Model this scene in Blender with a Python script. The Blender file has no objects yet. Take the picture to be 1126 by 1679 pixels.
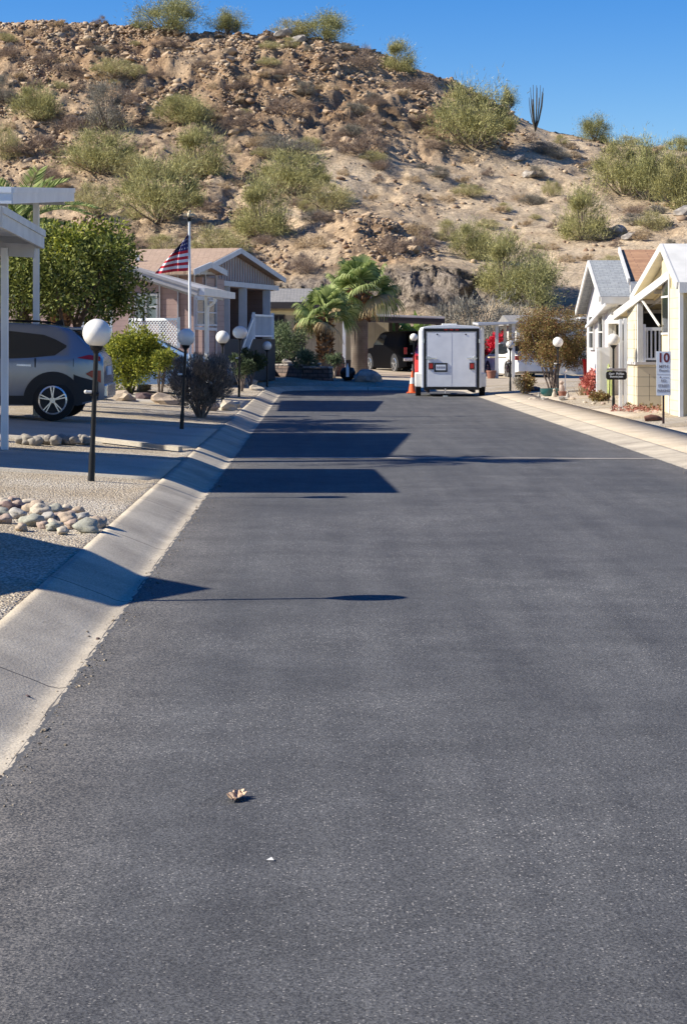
import bpy, math, random
import numpy as np
from mathutils import Vector, Matrix, noise as mnoise
R = math.radians
C = bpy.context.scene.collection
scene = bpy.context.scene
# ---------------------------------------------------------------- camera, sky, sun, exposure
VX, VY, F, EYE = 523.0, 560.0, 3200.0, 1.6      # photo pixels: vanishing point, focal length; eye height in metres
cam = bpy.data.cameras.new('camera'); camo = bpy.data.objects.new('camera', cam); C.objects.link(camo)
cam.sensor_fit = 'VERTICAL'; cam.sensor_height = 24; cam.sensor_width = 24
cam.lens = 24*F/1679
cam.shift_x = (563-VX)/1679; cam.shift_y = -(839.5-VY)/1679
cam.clip_start = 0.3; cam.clip_end = 4000
camo.location = (0, 0, EYE); camo.rotation_euler = (R(90), 0, 0)
scene.camera = camo
SUN_EL, SUN_AZ = R(36), math.atan2(-0.995, -0.10)      # azimuth as atan2(x, y): from the left, a touch behind
sdir = Vector((math.sin(SUN_AZ)*math.cos(SUN_EL), math.cos(SUN_AZ)*math.cos(SUN_EL), math.sin(SUN_EL)))
w = bpy.data.worlds.new('World'); scene.world = w; w.use_nodes = True
nt = w.node_tree; nt.nodes.clear()
sky = nt.nodes.new('ShaderNodeTexSky'); sky.sky_type = 'NISHITA'; sky.sun_disc = False
sky.sun_elevation = SUN_EL; sky.sun_rotation = SUN_AZ; sky.altitude = 500; sky.air_density = 1.0; sky.dust_density = 0.15; sky.ozone_density = 3.0
hs = nt.nodes.new('ShaderNodeHueSaturation'); hs.inputs['Saturation'].default_value = 1.5; hs.inputs['Hue'].default_value = 0.517; hs.inputs['Value'].default_value = 1.5
bg = nt.nodes.new('ShaderNodeBackground'); bg.inputs['Strength'].default_value = 0.055
wo = nt.nodes.new('ShaderNodeOutputWorld')
nt.links.new(sky.outputs[0], hs.inputs['Color']); nt.links.new(hs.outputs[0], bg.inputs[0]); nt.links.new(bg.outputs[0], wo.inputs[0])
sl = bpy.data.lights.new('sun', 'SUN'); sl.energy = 5.0; sl.angle = R(0.5); sl.color = (1.0, 0.935, 0.81)
so = bpy.data.objects.new('sun', sl); C.objects.link(so); so.rotation_euler = sdir.to_track_quat('Z', 'Y').to_euler(); so.location = (-30, -10, 40)
scene.view_settings.view_transform = 'Standard'; scene.view_settings.look = 'None'; scene.view_settings.gamma = 1; scene.view_settings.exposure = 0.84
scene.cycles.max_bounces = 5; scene.cycles.transparent_max_bounces = 6
# ---------------------------------------------------------------- helpers
def at(px, py, Y):                       # a photo pixel at a given distance
    return Vector(((px-VX)*Y/F, Y, EYE+(VY-py)*Y/F))
def tag(o, label=None, cat=None, group=None, kind=None):
    if label: o['label'] = label
    if cat: o['category'] = cat
    if group: o['group'] = group
    if kind: o['kind'] = kind
    return o
FR = {}                                   # frame of every object: (location, rotz)
def thing(name, label, cat, loc=(0, 0, 0), rz=0, group=None):
    o = bpy.data.objects.new(name, None); C.objects.link(o); o.empty_display_size = .2
    o.location = loc; o.rotation_euler = (0, 0, rz); FR[o] = (Vector(loc), rz)
    return tag(o, label, cat, group)
def link(name, me, parent=None, frame=None):
    o = bpy.data.objects.new(name, me); C.objects.link(o)
    if parent is not None:
        o.parent = parent; FR[o] = FR[parent]
    else:
        FR[o] = frame or (Vector((0, 0, 0)), 0)
    return o
def npmesh(name, V, Fc, mat, parent=None, smooth=False, world=False, midx=None):
    """V (n,3) float, Fc (m,k) int array or list of lists"""
    V = np.asarray(V, dtype=np.float64)
    me = bpy.data.meshes.new(name)
    fr = None
    if world and parent is not None:
        L, rz = FR[parent]; V = V-np.array(L)
        c, s = math.cos(-rz), math.sin(-rz)
        V = np.stack([V[:, 0]*c-V[:, 1]*s, V[:, 0]*s+V[:, 1]*c, V[:, 2]], 1)
    if isinstance(Fc, np.ndarray):
        m, k = Fc.shape
        me.vertices.add(len(V)); me.vertices.foreach_set('co', V.astype(np.float32).ravel())
        me.loops.add(m*k); me.loops.foreach_set('vertex_index', Fc.astype(np.int32).ravel())
        me.polygons.add(m); me.polygons.foreach_set('loop_start', np.arange(0, m*k, k, dtype=np.int32))
        me.update(calc_edges=True)
    else:
        me.from_pydata(V.tolist(), [], Fc); me.update()
    mats = mat if isinstance(mat, (list, tuple)) else [mat]
    for q in mats: me.materials.append(q)
    if midx is not None: me.polygons.foreach_set('material_index', np.asarray(midx, dtype=np.int32))
    if smooth: me.polygons.foreach_set('use_smooth', np.ones(len(me.polygons), dtype=bool))
    me.validate()
    return link(name, me, parent)
def frame_of(p, q):
    d = (Vector(q)-Vector(p)).normalized()
    a = Vector((0, 0, 1)) if abs(d.z) < .95 else Vector((1, 0, 0))
    u = d.cross(a).normalized(); v = u.cross(d).normalized()
    return d, u, v
class MB:
    def __init__(s): s.v = []; s.f = []; s.m = []; s.cur = 0
    def add(s, vs, fs):
        b = len(s.v); s.v += [tuple(p) for p in vs]; s.f += [[i+b for i in f] for f in fs]; s.m += [s.cur]*len(fs); return s
    def poly(s, *pts): return s.add(pts, [list(range(len(pts)))])
    def box(s, x0, y0, z0, x1, y1, z1):
        return s.add([(x0, y0, z0), (x1, y0, z0), (x1, y1, z0), (x0, y1, z0), (x0, y0, z1), (x1, y0, z1), (x1, y1, z1), (x0, y1, z1)],
                     [[3, 2, 1, 0], [4, 5, 6, 7], [0, 1, 5, 4], [1, 2, 6, 5], [2, 3, 7, 6], [3, 0, 4, 7]])
    def beam(s, p, q, wd, h):            # wd sideways, h in the up-ish direction
        d, u, v = frame_of(p, q); p = Vector(p); q = Vector(q)
        c = []
        for e in (p, q):
            for a, b in ((-1, -1), (1, -1), (1, 1), (-1, 1)): c.append(e+u*(a*wd/2)+v*(b*h/2))
        return s.add(c, [[3, 2, 1, 0], [4, 5, 6, 7], [0, 1, 5, 4], [1, 2, 6, 5], [2, 3, 7, 6], [3, 0, 4, 7]])
    def cyl(s, p, q, r0, r1=None, n=14, caps=True):
        r1 = r0 if r1 is None else r1
        d, u, v = frame_of(p, q); p = Vector(p); q = Vector(q); c = []
        for e, r in ((p, r0), (q, r1)):
            for i in range(n):
                a = 2*math.pi*i/n; c.append(e+u*(math.cos(a)*r)+v*(math.sin(a)*r))
        f = [[i, (i+1) % n, n+(i+1) % n, n+i] for i in range(n)]
        if caps: f += [list(range(n))[::-1], list(range(n, 2*n))]
        return s.add(c, f)
    def tube(s, pts, rs, n=8):
        rings = []; pts = [Vector(p) for p in pts]
        if not isinstance(rs, (list, tuple)): rs = [rs]*len(pts)
        b = len(s.v); c = []
        u = None
        for i, p in enumerate(pts):
            d = (pts[min(i+1, len(pts)-1)]-pts[max(i-1, 0)]).normalized()
            if u is None: u = frame_of((0, 0, 0), d)[1]
            u = (u-d*u.dot(d)).normalized(); v = d.cross(u)
            for k in range(n):
                a = 2*math.pi*k/n; c.append(p+u*(math.cos(a)*rs[i])+v*(math.sin(a)*rs[i]))
        f = []
        for i in range(len(pts)-1):
            for k in range(n): f.append([i*n+k, i*n+(k+1) % n, (i+1)*n+(k+1) % n, (i+1)*n+k])
        f += [list(range(n))[::-1], [(len(pts)-1)*n+k for k in range(n)]]
        return s.add(c, f)
    def lathe(s, prof, c=(0, 0, 0), n=24, sx=1, sy=1):      # prof: (r, z)
        vs = []
        for r, z in prof:
            for k in range(n):
                a = 2*math.pi*k/n; vs.append((c[0]+math.cos(a)*r*sx, c[1]+math.sin(a)*r*sy, c[2]+z))
        f = []
        for i in range(len(prof)-1):
            for k in range(n): f.append([i*n+k, i*n+(k+1) % n, (i+1)*n+(k+1) % n, (i+1)*n+k])
        f += [list(range(n))[::-1], [(len(prof)-1)*n+k for k in range(n)]]
        return s.add(vs, f)
    def sphere(s, c, r, n=16, sc=(1, 1, 1)):
        prof = [(max(1e-4, math.sin(math.pi*i/(n//2+2)))*r*sc[0], -math.cos(math.pi*i/(n//2+2))*r*sc[2]) for i in range(n//2+3)]
        return s.lathe(prof, c, n, 1, sc[1]/sc[0])
    def prism(s, pts, off):              # planar polygon swept along off
        n = len(pts); o = Vector(off); a = [Vector(p) for p in pts]; b = [p+o for p in a]
        return s.add(a+b, [list(range(n))[::-1], list(range(n, 2*n))]+[[i, (i+1) % n, n+(i+1) % n, n+i] for i in range(n)])
    def build(s, name, mat, parent=None, smooth=False, world=True, bevel=0):
        if not s.v: s.add([(0, 0, 0), (0, .001, 0), (.001, 0, 0)], [[0, 1, 2]])
        o = npmesh(name, s.v, s.f, mat, parent, False, world, s.m if isinstance(mat, (list, tuple)) else None)
        import bmesh
        bm = bmesh.new(); bm.from_mesh(o.data)
        bmesh.ops.recalc_face_normals(bm, faces=bm.faces)
        if bevel: bmesh.ops.bevel(bm, geom=list(bm.edges), offset=bevel, segments=2, affect='EDGES', profile=.6, clamp_overlap=True)
        for f in bm.faces: f.smooth = smooth
        if smooth:
            for e in bm.edges:
                if len(e.link_faces) == 2 and e.calc_face_angle(0) > R(42): e.smooth = False
        bm.to_mesh(o.data); bm.free()
        return o
def dup(root, loc, rz=0, label=None, group=None, sc=None):
    r = root.copy(); C.objects.link(r); r.location = loc; r.rotation_euler = (0, 0, rz)
    if sc: r.scale = sc
    if label: r['label'] = label
    if group: r['group'] = group
    for ch in list(root.children):
        c = ch.copy(); C.objects.link(c); c.parent = r
        for g in list(ch.children):
            d = g.copy(); C.objects.link(d); d.parent = c
    return r
# ---------------------------------------------------------------- materials
def newmat(name):
    m = bpy.data.materials.new(name); m.use_nodes = True
    return m, m.node_tree, m.node_tree.nodes['Principled BSDF']
def pm(name, c, rough=.6, c2=None, scale=3, bump=0, bscale=40, metal=0, detail=4, spec=.5, contrast=(.35, .65)):
    m, t, b = newmat(name)
    b.inputs['Roughness'].default_value = rough; b.inputs['Metallic'].default_value = metal
    b.inputs['Specular IOR Level'].default_value = spec
    tc = t.nodes.new('ShaderNodeTexCoord')
    c2 = c2 or tuple(x*.82 for x in c)
    n = t.nodes.new('ShaderNodeTexNoise'); n.inputs['Scale'].default_value = scale; n.inputs['Detail'].default_value = detail
    t.links.new(tc.outputs['Object'], n.inputs['Vector'])
    r = t.nodes.new('ShaderNodeValToRGB'); r.color_ramp.elements[0].position = contrast[0]; r.color_ramp.elements[1].position = contrast[1]
    r.color_ramp.elements[0].color = (*c2, 1); r.color_ramp.elements[1].color = (*c, 1)
    t.links.new(n.outputs[0], r.inputs[0]); t.links.new(r.outputs[0], b.inputs['Base Color'])
    if bump:
        n2 = t.nodes.new('ShaderNodeTexNoise'); n2.inputs['Scale'].default_value = bscale; n2.inputs['Detail'].default_value = 5
        t.links.new(tc.outputs['Object'], n2.inputs['Vector'])
        bp = t.nodes.new('ShaderNodeBump'); bp.inputs['Strength'].default_value = bump; bp.inputs['Distance'].default_value = .02
        t.links.new(n2.outputs[0], bp.inputs['Height']); t.links.new(bp.outputs[0], b.inputs['Normal'])
    return m
def leafmat(name, ca, cb, trans=.25, cc=None):     # colour differs leaf by leaf
    m, t, b = newmat(name)
    g = t.nodes.new('ShaderNodeNewGeometry'); r = t.nodes.new('ShaderNodeValToRGB')
    r.color_ramp.elements[0].color = (*ca, 1); r.color_ramp.elements[1].color = (*cb, 1)
    if cc:
        e = r.color_ramp.elements.new(.9); e.color = (*cc, 1); r.color_ramp.elements[1].position = .8 if r.color_ramp.elements[1].position > .9 else r.color_ramp.elements[1].position
    t.links.new(g.outputs['Random Per Island'], r.inputs[0]); t.links.new(r.outputs[0], b.inputs['Base Color'])
    b.inputs['Roughness'].default_value = .65; b.inputs['Specular IOR Level'].default_value = .3
    tr = t.nodes.new('ShaderNodeBsdfTranslucent'); t.links.new(r.outputs[0], tr.inputs[0])
    mx = t.nodes.new('ShaderNodeMixShader'); mx.inputs[0].default_value = trans
    out = t.nodes['Material Output']; t.links.new(b.outputs[0], mx.inputs[1]); t.links.new(tr.outputs[0], mx.inputs[2]); t.links.new(mx.outputs[0], out.inputs[0])
    return m
def wavemat(name, c, axis='Z', pitch=.15, rough=.6, depth=.012, line=.75, c2=None):   # lap siding, shingles, ribbed metal
    m, t, b = newmat(name); b.inputs['Roughness'].default_value = rough
    tc = t.nodes.new('ShaderNodeTexCoord'); sp = t.nodes.new('ShaderNodeSeparateXYZ'); t.links.new(tc.outputs['Object'], sp.inputs[0])
    def mt(op, a, bb=None):
        q = t.nodes.new('ShaderNodeMath'); q.operation = op
        for i, x in enumerate((a, bb)):
            if x is None: continue
            if isinstance(x, (int, float)): q.inputs[i].default_value = x
            else: t.links.new(x, q.inputs[i])
        return q.outputs[0]
    src = sp.outputs[axis]
    fr = mt('FRACT', mt('DIVIDE', src, pitch))
    n = t.nodes.new('ShaderNodeTexNoise'); n.inputs['Scale'].default_value = 2.5; n.inputs['Detail'].default_value = 6; t.links.new(tc.outputs['Object'], n.inputs['Vector'])
    r = t.nodes.new('ShaderNodeValToRGB'); c2 = c2 or tuple(x*.88 for x in c)
    r.color_ramp.elements[0].position = .35; r.color_ramp.elements[1].position = .65
    r.color_ramp.elements[0].color = (*c2, 1); r.color_ramp.elements[1].color = (*c, 1); t.links.new(n.outputs[0], r.inputs[0])
    gap = mt('LESS_THAN', fr, .09)
    mx = t.nodes.new('ShaderNodeMixRGB'); mx.blend_type = 'MULTIPLY'; mx.inputs[2].default_value = (line, line, line, 1)
    t.links.new(gap, mx.inputs[0]); t.links.new(r.outputs[0], mx.inputs[1]); t.links.new(mx.outputs[0], b.inputs['Base Color'])
    bp = t.nodes.new('ShaderNodeBump'); bp.inputs['Distance'].default_value = depth; bp.inputs['Strength'].default_value = 1
    t.links.new(fr, bp.inputs['Height']); t.links.new(bp.outputs[0], b.inputs['Normal'])
    return m
def brickmat(name, c1, c2, mortar, sx, sy, rough=.85, off=.5, mort=.01, vec='Object', rot=None, noisy=.6):
    m, t, b = newmat(name); b.inputs['Roughness'].default_value = rough
    tc = t.nodes.new('ShaderNodeTexCoord'); mp = t.nodes.new('ShaderNodeMapping')
    if rot: mp.inputs['Rotation'].default_value = rot
    t.links.new(tc.outputs[vec], mp.inputs[0])
    k = t.nodes.new('ShaderNodeTexBrick'); k.inputs['Scale'].default_value = 1; k.inputs['Brick Width'].default_value = sx; k.inputs['Row Height'].default_value = sy
    k.inputs['Mortar Size'].default_value = mort; k.inputs['Color1'].default_value = (*c1, 1); k.inputs['Color2'].default_value = (*c2, 1); k.inputs['Mortar'].default_value = (*mortar, 1); k.offset = off
    t.links.new(mp.outputs[0], k.inputs[0])
    n = t.nodes.new('ShaderNodeTexNoise'); n.inputs['Scale'].default_value = 9; n.inputs['Detail'].default_value = 6; t.links.new(tc.outputs['Object'], n.inputs['Vector'])
    r = t.nodes.new('ShaderNodeValToRGB'); r.color_ramp.elements[0].position = .3; r.color_ramp.elements[1].position = .7
    r.color_ramp.elements[0].color = (noisy, noisy, noisy, 1); t.links.new(n.outputs[0], r.inputs[0])
    mx = t.nodes.new('ShaderNodeMixRGB'); mx.blend_type = 'MULTIPLY'; mx.inputs[0].default_value = 1
    t.links.new(k.outputs[0], mx.inputs[1]); t.links.new(r.outputs[0], mx.inputs[2]); t.links.new(mx.outputs[0], b.inputs['Base Color'])
    bp = t.nodes.new('ShaderNodeBump'); bp.inputs['Distance'].default_value = .02; bp.inputs['Strength'].default_value = .6; bp.invert = True
    t.links.new(k.outputs['Fac'], bp.inputs['Height']); t.links.new(bp.outputs[0], b.inputs['Normal'])
    return m
def glassmat(name, c=(.015, .02, .025), rough=.08):
    m, t, b = newmat(name); b.inputs['Base Color'].default_value = (*c, 1); b.inputs['Roughness'].default_value = rough; b.inputs['Specular IOR Level'].default_value = .7
    return m
M = {}
# asphalt: dark binder, pale stone flecks, faint lengthwise roller streaks and worn patches
def asphalt():
    m, t, b = newmat('asphalt'); L = t.links.new; N = t.nodes.new
    tc = N('ShaderNodeTexCoord')
    big = N('ShaderNodeTexNoise'); big.inputs['Scale'].default_value = .45; big.inputs['Detail'].default_value = 6; L(tc.outputs['Object'], big.inputs['Vector'])
    mp = N('ShaderNodeMapping'); mp.inputs['Scale'].default_value = (2.2, .12, 1); L(tc.outputs['Object'], mp.inputs[0])
    st = N('ShaderNodeTexNoise'); st.inputs['Scale'].default_value = 2.0; st.inputs['Detail'].default_value = 5; L(mp.outputs[0], st.inputs['Vector'])
    ad = N('ShaderNodeMath'); ad.operation = 'ADD'; L(big.outputs[0], ad.inputs[0]); L(st.outputs[0], ad.inputs[1])
    r = N('ShaderNodeValToRGB'); r.color_ramp.elements[0].position = .38*1; r.color_ramp.elements[1].position = .66
    hf = N('ShaderNodeMath'); hf.operation = 'MULTIPLY'; hf.inputs[1].default_value = .5; L(ad.outputs[0], hf.inputs[0]); L(hf.outputs[0], r.inputs[0])
    r.color_ramp.elements[0].color = (.063, .063, .064, 1); r.color_ramp.elements[1].color = (.098, .097, .095, 1)
    gr = N('ShaderNodeTexNoise'); gr.inputs['Scale'].default_value = 120; gr.inputs['Detail'].default_value = 3; L(tc.outputs['Object'], gr.inputs['Vector'])
    gr2 = N('ShaderNodeMapRange'); gr2.inputs[1].default_value = .3; gr2.inputs[2].default_value = .7; gr2.inputs[3].default_value = .42; gr2.inputs[4].default_value = 1.6; L(gr.outputs[0], gr2.inputs[0])
    mu = N('ShaderNodeVectorMath'); mu.operation = 'SCALE'; L(r.outputs[0], mu.inputs[0]); L(gr2.outputs[0], mu.inputs['Scale'])
    vo = N('ShaderNodeTexVoronoi'); vo.inputs['Scale'].default_value = 105; L(tc.outputs['Object'], vo.inputs['Vector'])
    sep = N('ShaderNodeSeparateColor'); L(vo.outputs['Color'], sep.inputs[0])
    pick = N('ShaderNodeMath'); pick.operation = 'GREATER_THAN'; pick.inputs[1].default_value = .90; L(sep.outputs[0], pick.inputs[0])
    near = N('ShaderNodeMath'); near.operation = 'LESS_THAN'; near.inputs[1].default_value = .38; L(vo.outputs['Distance'], near.inputs[0])
    fl = N('ShaderNodeMath'); fl.operation = 'MULTIPLY'; L(pick.outputs[0], fl.inputs[0]); L(near.outputs[0], fl.inputs[1])
    den = N('ShaderNodeMapRange'); den.inputs[1].default_value = .4; den.inputs[2].default_value = .65; den.inputs[3].default_value = .25; den.inputs[4].default_value = .9; L(big.outputs[0], den.inputs[0])
    fl2 = N('ShaderNodeMath'); fl2.operation = 'MULTIPLY'; L(fl.outputs[0], fl2.inputs[0]); L(den.outputs[0], fl2.inputs[1])
    mx = N('ShaderNodeMixRGB'); L(fl2.outputs[0], mx.inputs[0]); L(mu.outputs[0], mx.inputs[1]); mx.inputs[2].default_value = (.46, .43, .39, 1)
    sx = N('ShaderNodeSeparateXYZ'); L(tc.outputs['Object'], sx.inputs[0])
    def edge(x0, x1):
        q = N('ShaderNodeMapRange'); q.inputs[1].default_value = x0; q.inputs[2].default_value = x1; L(sx.outputs[0], q.inputs[0]); return q.outputs[0]
    ea, eb = edge(-.55, -1.15), edge(3.9, 4.6); em_ = N('ShaderNodeMath'); em_.operation = 'MAXIMUM'; L(ea, em_.inputs[0]); L(eb, em_.inputs[1])
    eq = N('ShaderNodeMath'); eq.operation = 'MULTIPLY'; L(em_.outputs[0], eq.inputs[0]); eh = N('ShaderNodeMapRange'); eh.inputs[1].default_value = .45; eh.inputs[2].default_value = .62; eh.inputs[4].default_value = .45; L(gr.outputs[0], eh.inputs[0]); L(eh.outputs[0], eq.inputs[1])
    dm = N('ShaderNodeMixRGB'); L(eq.outputs[0], dm.inputs[0]); L(mx.outputs[0], dm.inputs[1]); dm.inputs[2].default_value = (.34, .29, .23, 1)
    # sealed smears and scuffs
    sc_ = N('ShaderNodeTexNoise'); sc_.inputs['Scale'].default_value = 1.6; sc_.inputs['Detail'].default_value = 9; sc_.inputs['Roughness'].default_value = .7; L(tc.outputs['Object'], sc_.inputs['Vector'])
    sm_ = N('ShaderNodeMapRange'); sm_.inputs[1].default_value = .35; sm_.inputs[2].default_value = .65; sm_.inputs[3].default_value = .80; sm_.inputs[4].default_value = 1.16; L(sc_.outputs[0], sm_.inputs[0])
    fv = N('ShaderNodeVectorMath'); fv.operation = 'SCALE'; L(dm.outputs[0], fv.inputs[0]); L(sm_.outputs[0], fv.inputs['Scale'])
    L(fv.outputs[0], b.inputs['Base Color']); b.inputs['Roughness'].default_value = .8; b.inputs['Specular IOR Level'].default_value = .35
    bp = N('ShaderNodeBump'); bp.inputs['Strength'].default_value = .8; bp.inputs['Distance'].default_value = .006; L(gr.outputs[0], bp.inputs['Height']); L(bp.outputs[0], b.inputs['Normal'])
    return m
M['asphalt'] = asphalt()
def gravel(name, ca, cb, cc, scale=38, tint=(.75, .66, .52)):
    m, t, b = newmat(name); L = t.links.new; N = t.nodes.new
    tc = N('ShaderNodeTexCoord')
    dn = N('ShaderNodeTexNoise'); dn.inputs['Scale'].default_value = 12; L(tc.outputs['Object'], dn.inputs['Vector'])
    vm = N('ShaderNodeMixRGB'); vm.inputs[0].default_value = .04; L(tc.outputs['Object'], vm.inputs[1]); L(dn.outputs['Color'], vm.inputs[2])
    vo = N('ShaderNodeTexVoronoi'); vo.inputs['Scale'].default_value = scale; vo.inputs['Randomness'].default_value = 1; L(vm.outputs[0], vo.inputs['Vector'])
    sep = N('ShaderNodeSeparateColor'); L(vo.outputs['Color'], sep.inputs[0])
    r = N('ShaderNodeValToRGB'); r.color_ramp.elements[0].color = (*ca, 1); r.color_ramp.elements[1].color = (*cb, 1); e = r.color_ramp.elements.new(.55); e.color = (*cc, 1)
    L(sep.outputs[0], r.inputs[0])
    gap = N('ShaderNodeMapRange'); gap.inputs[1].default_value = .3; gap.inputs[2].default_value = .65; gap.inputs[3].default_value = 1; gap.inputs[4].default_value = .45; L(vo.outputs['Distance'], gap.inputs[0])
    mu = N('ShaderNodeVectorMath'); mu.operation = 'SCALE'; L(r.outputs[0], mu.inputs[0]); L(gap.outputs[0], mu.inputs['Scale'])
    big = N('ShaderNodeTexNoise'); big.inputs['Scale'].default_value = .8; big.inputs['Detail'].default_value = 5; L(tc.outputs['Object'], big.inputs['Vector'])
    rb = N('ShaderNodeValToRGB'); rb.color_ramp.elements[0].position = .4; rb.color_ramp.elements[1].position = .62; rb.color_ramp.elements[0].color = (*tint, 1); rb.color_ramp.elements[1].color = (1, 1, 1, 1); L(big.outputs[0], rb.inputs[0])
    mx = N('ShaderNodeMixRGB'); mx.blend_type = 'MULTIPLY'; mx.inputs[0].default_value = .6; L(mu.outputs[0], mx.inputs[1]); L(rb.outputs[0], mx.inputs[2])
    L(mx.outputs[0], b.inputs['Base Color']); b.inputs['Roughness'].default_value = .85
    bp = N('ShaderNodeBump'); bp.inputs['Strength'].default_value = 1; bp.inputs['Distance'].default_value = .02; bp.invert = True; L(vo.outputs['Distance'], bp.inputs['Height']); L(bp.outputs[0], b.inputs['Normal'])
    return m
M['gravel'] = gravel('gravel', (.42, .34, .24), (.86, .79, .66), (.72, .61, .46), 55)
def concrete(name, c, c2, joints=False):
    m, t, b = newmat(name); L = t.links.new; N = t.nodes.new
    tc = N('ShaderNodeTexCoord')
    n = N('ShaderNodeTexNoise'); n.inputs['Scale'].default_value = 1.3; n.inputs['Detail'].default_value = 8; n.inputs['Roughness'].default_value = .65; L(tc.outputs['Object'], n.inputs['Vector'])
    r = N('ShaderNodeValToRGB'); r.color_ramp.elements[0].position = .36; r.color_ramp.elements[1].position = .62; r.color_ramp.elements[0].color = (*c2, 1); r.color_ramp.elements[1].color = (*c, 1); L(n.outputs[0], r.inputs[0])
    g = N('ShaderNodeTexNoise'); g.inputs['Scale'].default_value = 80; g.inputs['Detail'].default_value = 3; L(tc.outputs['Object'], g.inputs['Vector'])
    gm = N('ShaderNodeMapRange'); gm.inputs[1].default_value = .3; gm.inputs[2].default_value = .7; gm.inputs[3].default_value = .72; gm.inputs[4].default_value = 1.2; L(g.outputs[0], gm.inputs[0])
    mu = N('ShaderNodeVectorMath'); mu.operation = 'SCALE'; L(r.outputs[0], mu.inputs[0]); L(gm.outputs[0], mu.inputs['Scale'])
    outc = mu.outputs[0]
    if joints:      # joints across the kerb every three metres, from the UV length
        sp = N('ShaderNodeSeparateXYZ'); L(tc.outputs['UV'], sp.inputs[0])
        dv = N('ShaderNodeMath'); dv.operation = 'DIVIDE'; dv.inputs[1].default_value = 3; L(sp.outputs[0], dv.inputs[0])
        fr = N('ShaderNodeMath'); fr.operation = 'FRACT'; L(dv.outputs[0], fr.inputs[0])
        lt = N('ShaderNodeMath'); lt.operation = 'LESS_THAN'; lt.inputs[1].default_value = .006; L(fr.outputs[0], lt.inputs[0])
        # tar smears along the asphalt edge
        ed = N('ShaderNodeTexNoise'); ed.inputs['Scale'].default_value = 7; ed.inputs['Detail'].default_value = 6; L(tc.outputs['Object'], ed.inputs['Vector'])
        em = N('ShaderNodeMapRange'); em.inputs[1].default_value = .45; em.inputs[2].default_value = .8; em.inputs[3].default_value = 0; em.inputs[4].default_value = .045; L(ed.outputs[0], em.inputs[0])
        el = N('ShaderNodeMath'); el.operation = 'LESS_THAN'; L(sp.outputs[1], el.inputs[0]); L(em.outputs[0], el.inputs[1])
        m1 = N('ShaderNodeMixRGB'); L(lt.outputs[0], m1.inputs[0]); L(outc, m1.inputs[1]); m1.inputs[2].default_value = (.09, .08, .07, 1)
        m2 = N('ShaderNodeMixRGB'); L(el.outputs[0], m2.inputs[0]); L(m1.outputs[0], m2.inputs[1]); m2.inputs[2].default_value = (.10, .10, .10, 1); outc = m2.outputs[0]
    L(outc, b.inputs['Base Color']); b.inputs['Roughness'].default_value = .9; b.inputs['Specular IOR Level'].default_value = .25
    bp = N('ShaderNodeBump'); bp.inputs['Strength'].default_value = .5; bp.inputs['Distance'].default_value = .006; L(g.outputs[0], bp.inputs['Height']); L(bp.outputs[0], b.inputs['Normal'])
    return m
M['kerb'] = concrete('kerb_concrete', (.54, .47, .36), (.36, .31, .24), True)
M['drive'] = concrete('driveway_concrete', (.50, .45, .37), (.40, .355, .29))
M['driveR'] = concrete('sandy_concrete', (.44, .37, .285), (.34, .285, .215))
M['gutter'] = pm('valley_gutter', (.30, .27, .23), .9, (.20, .18, .16), 4)
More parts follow.
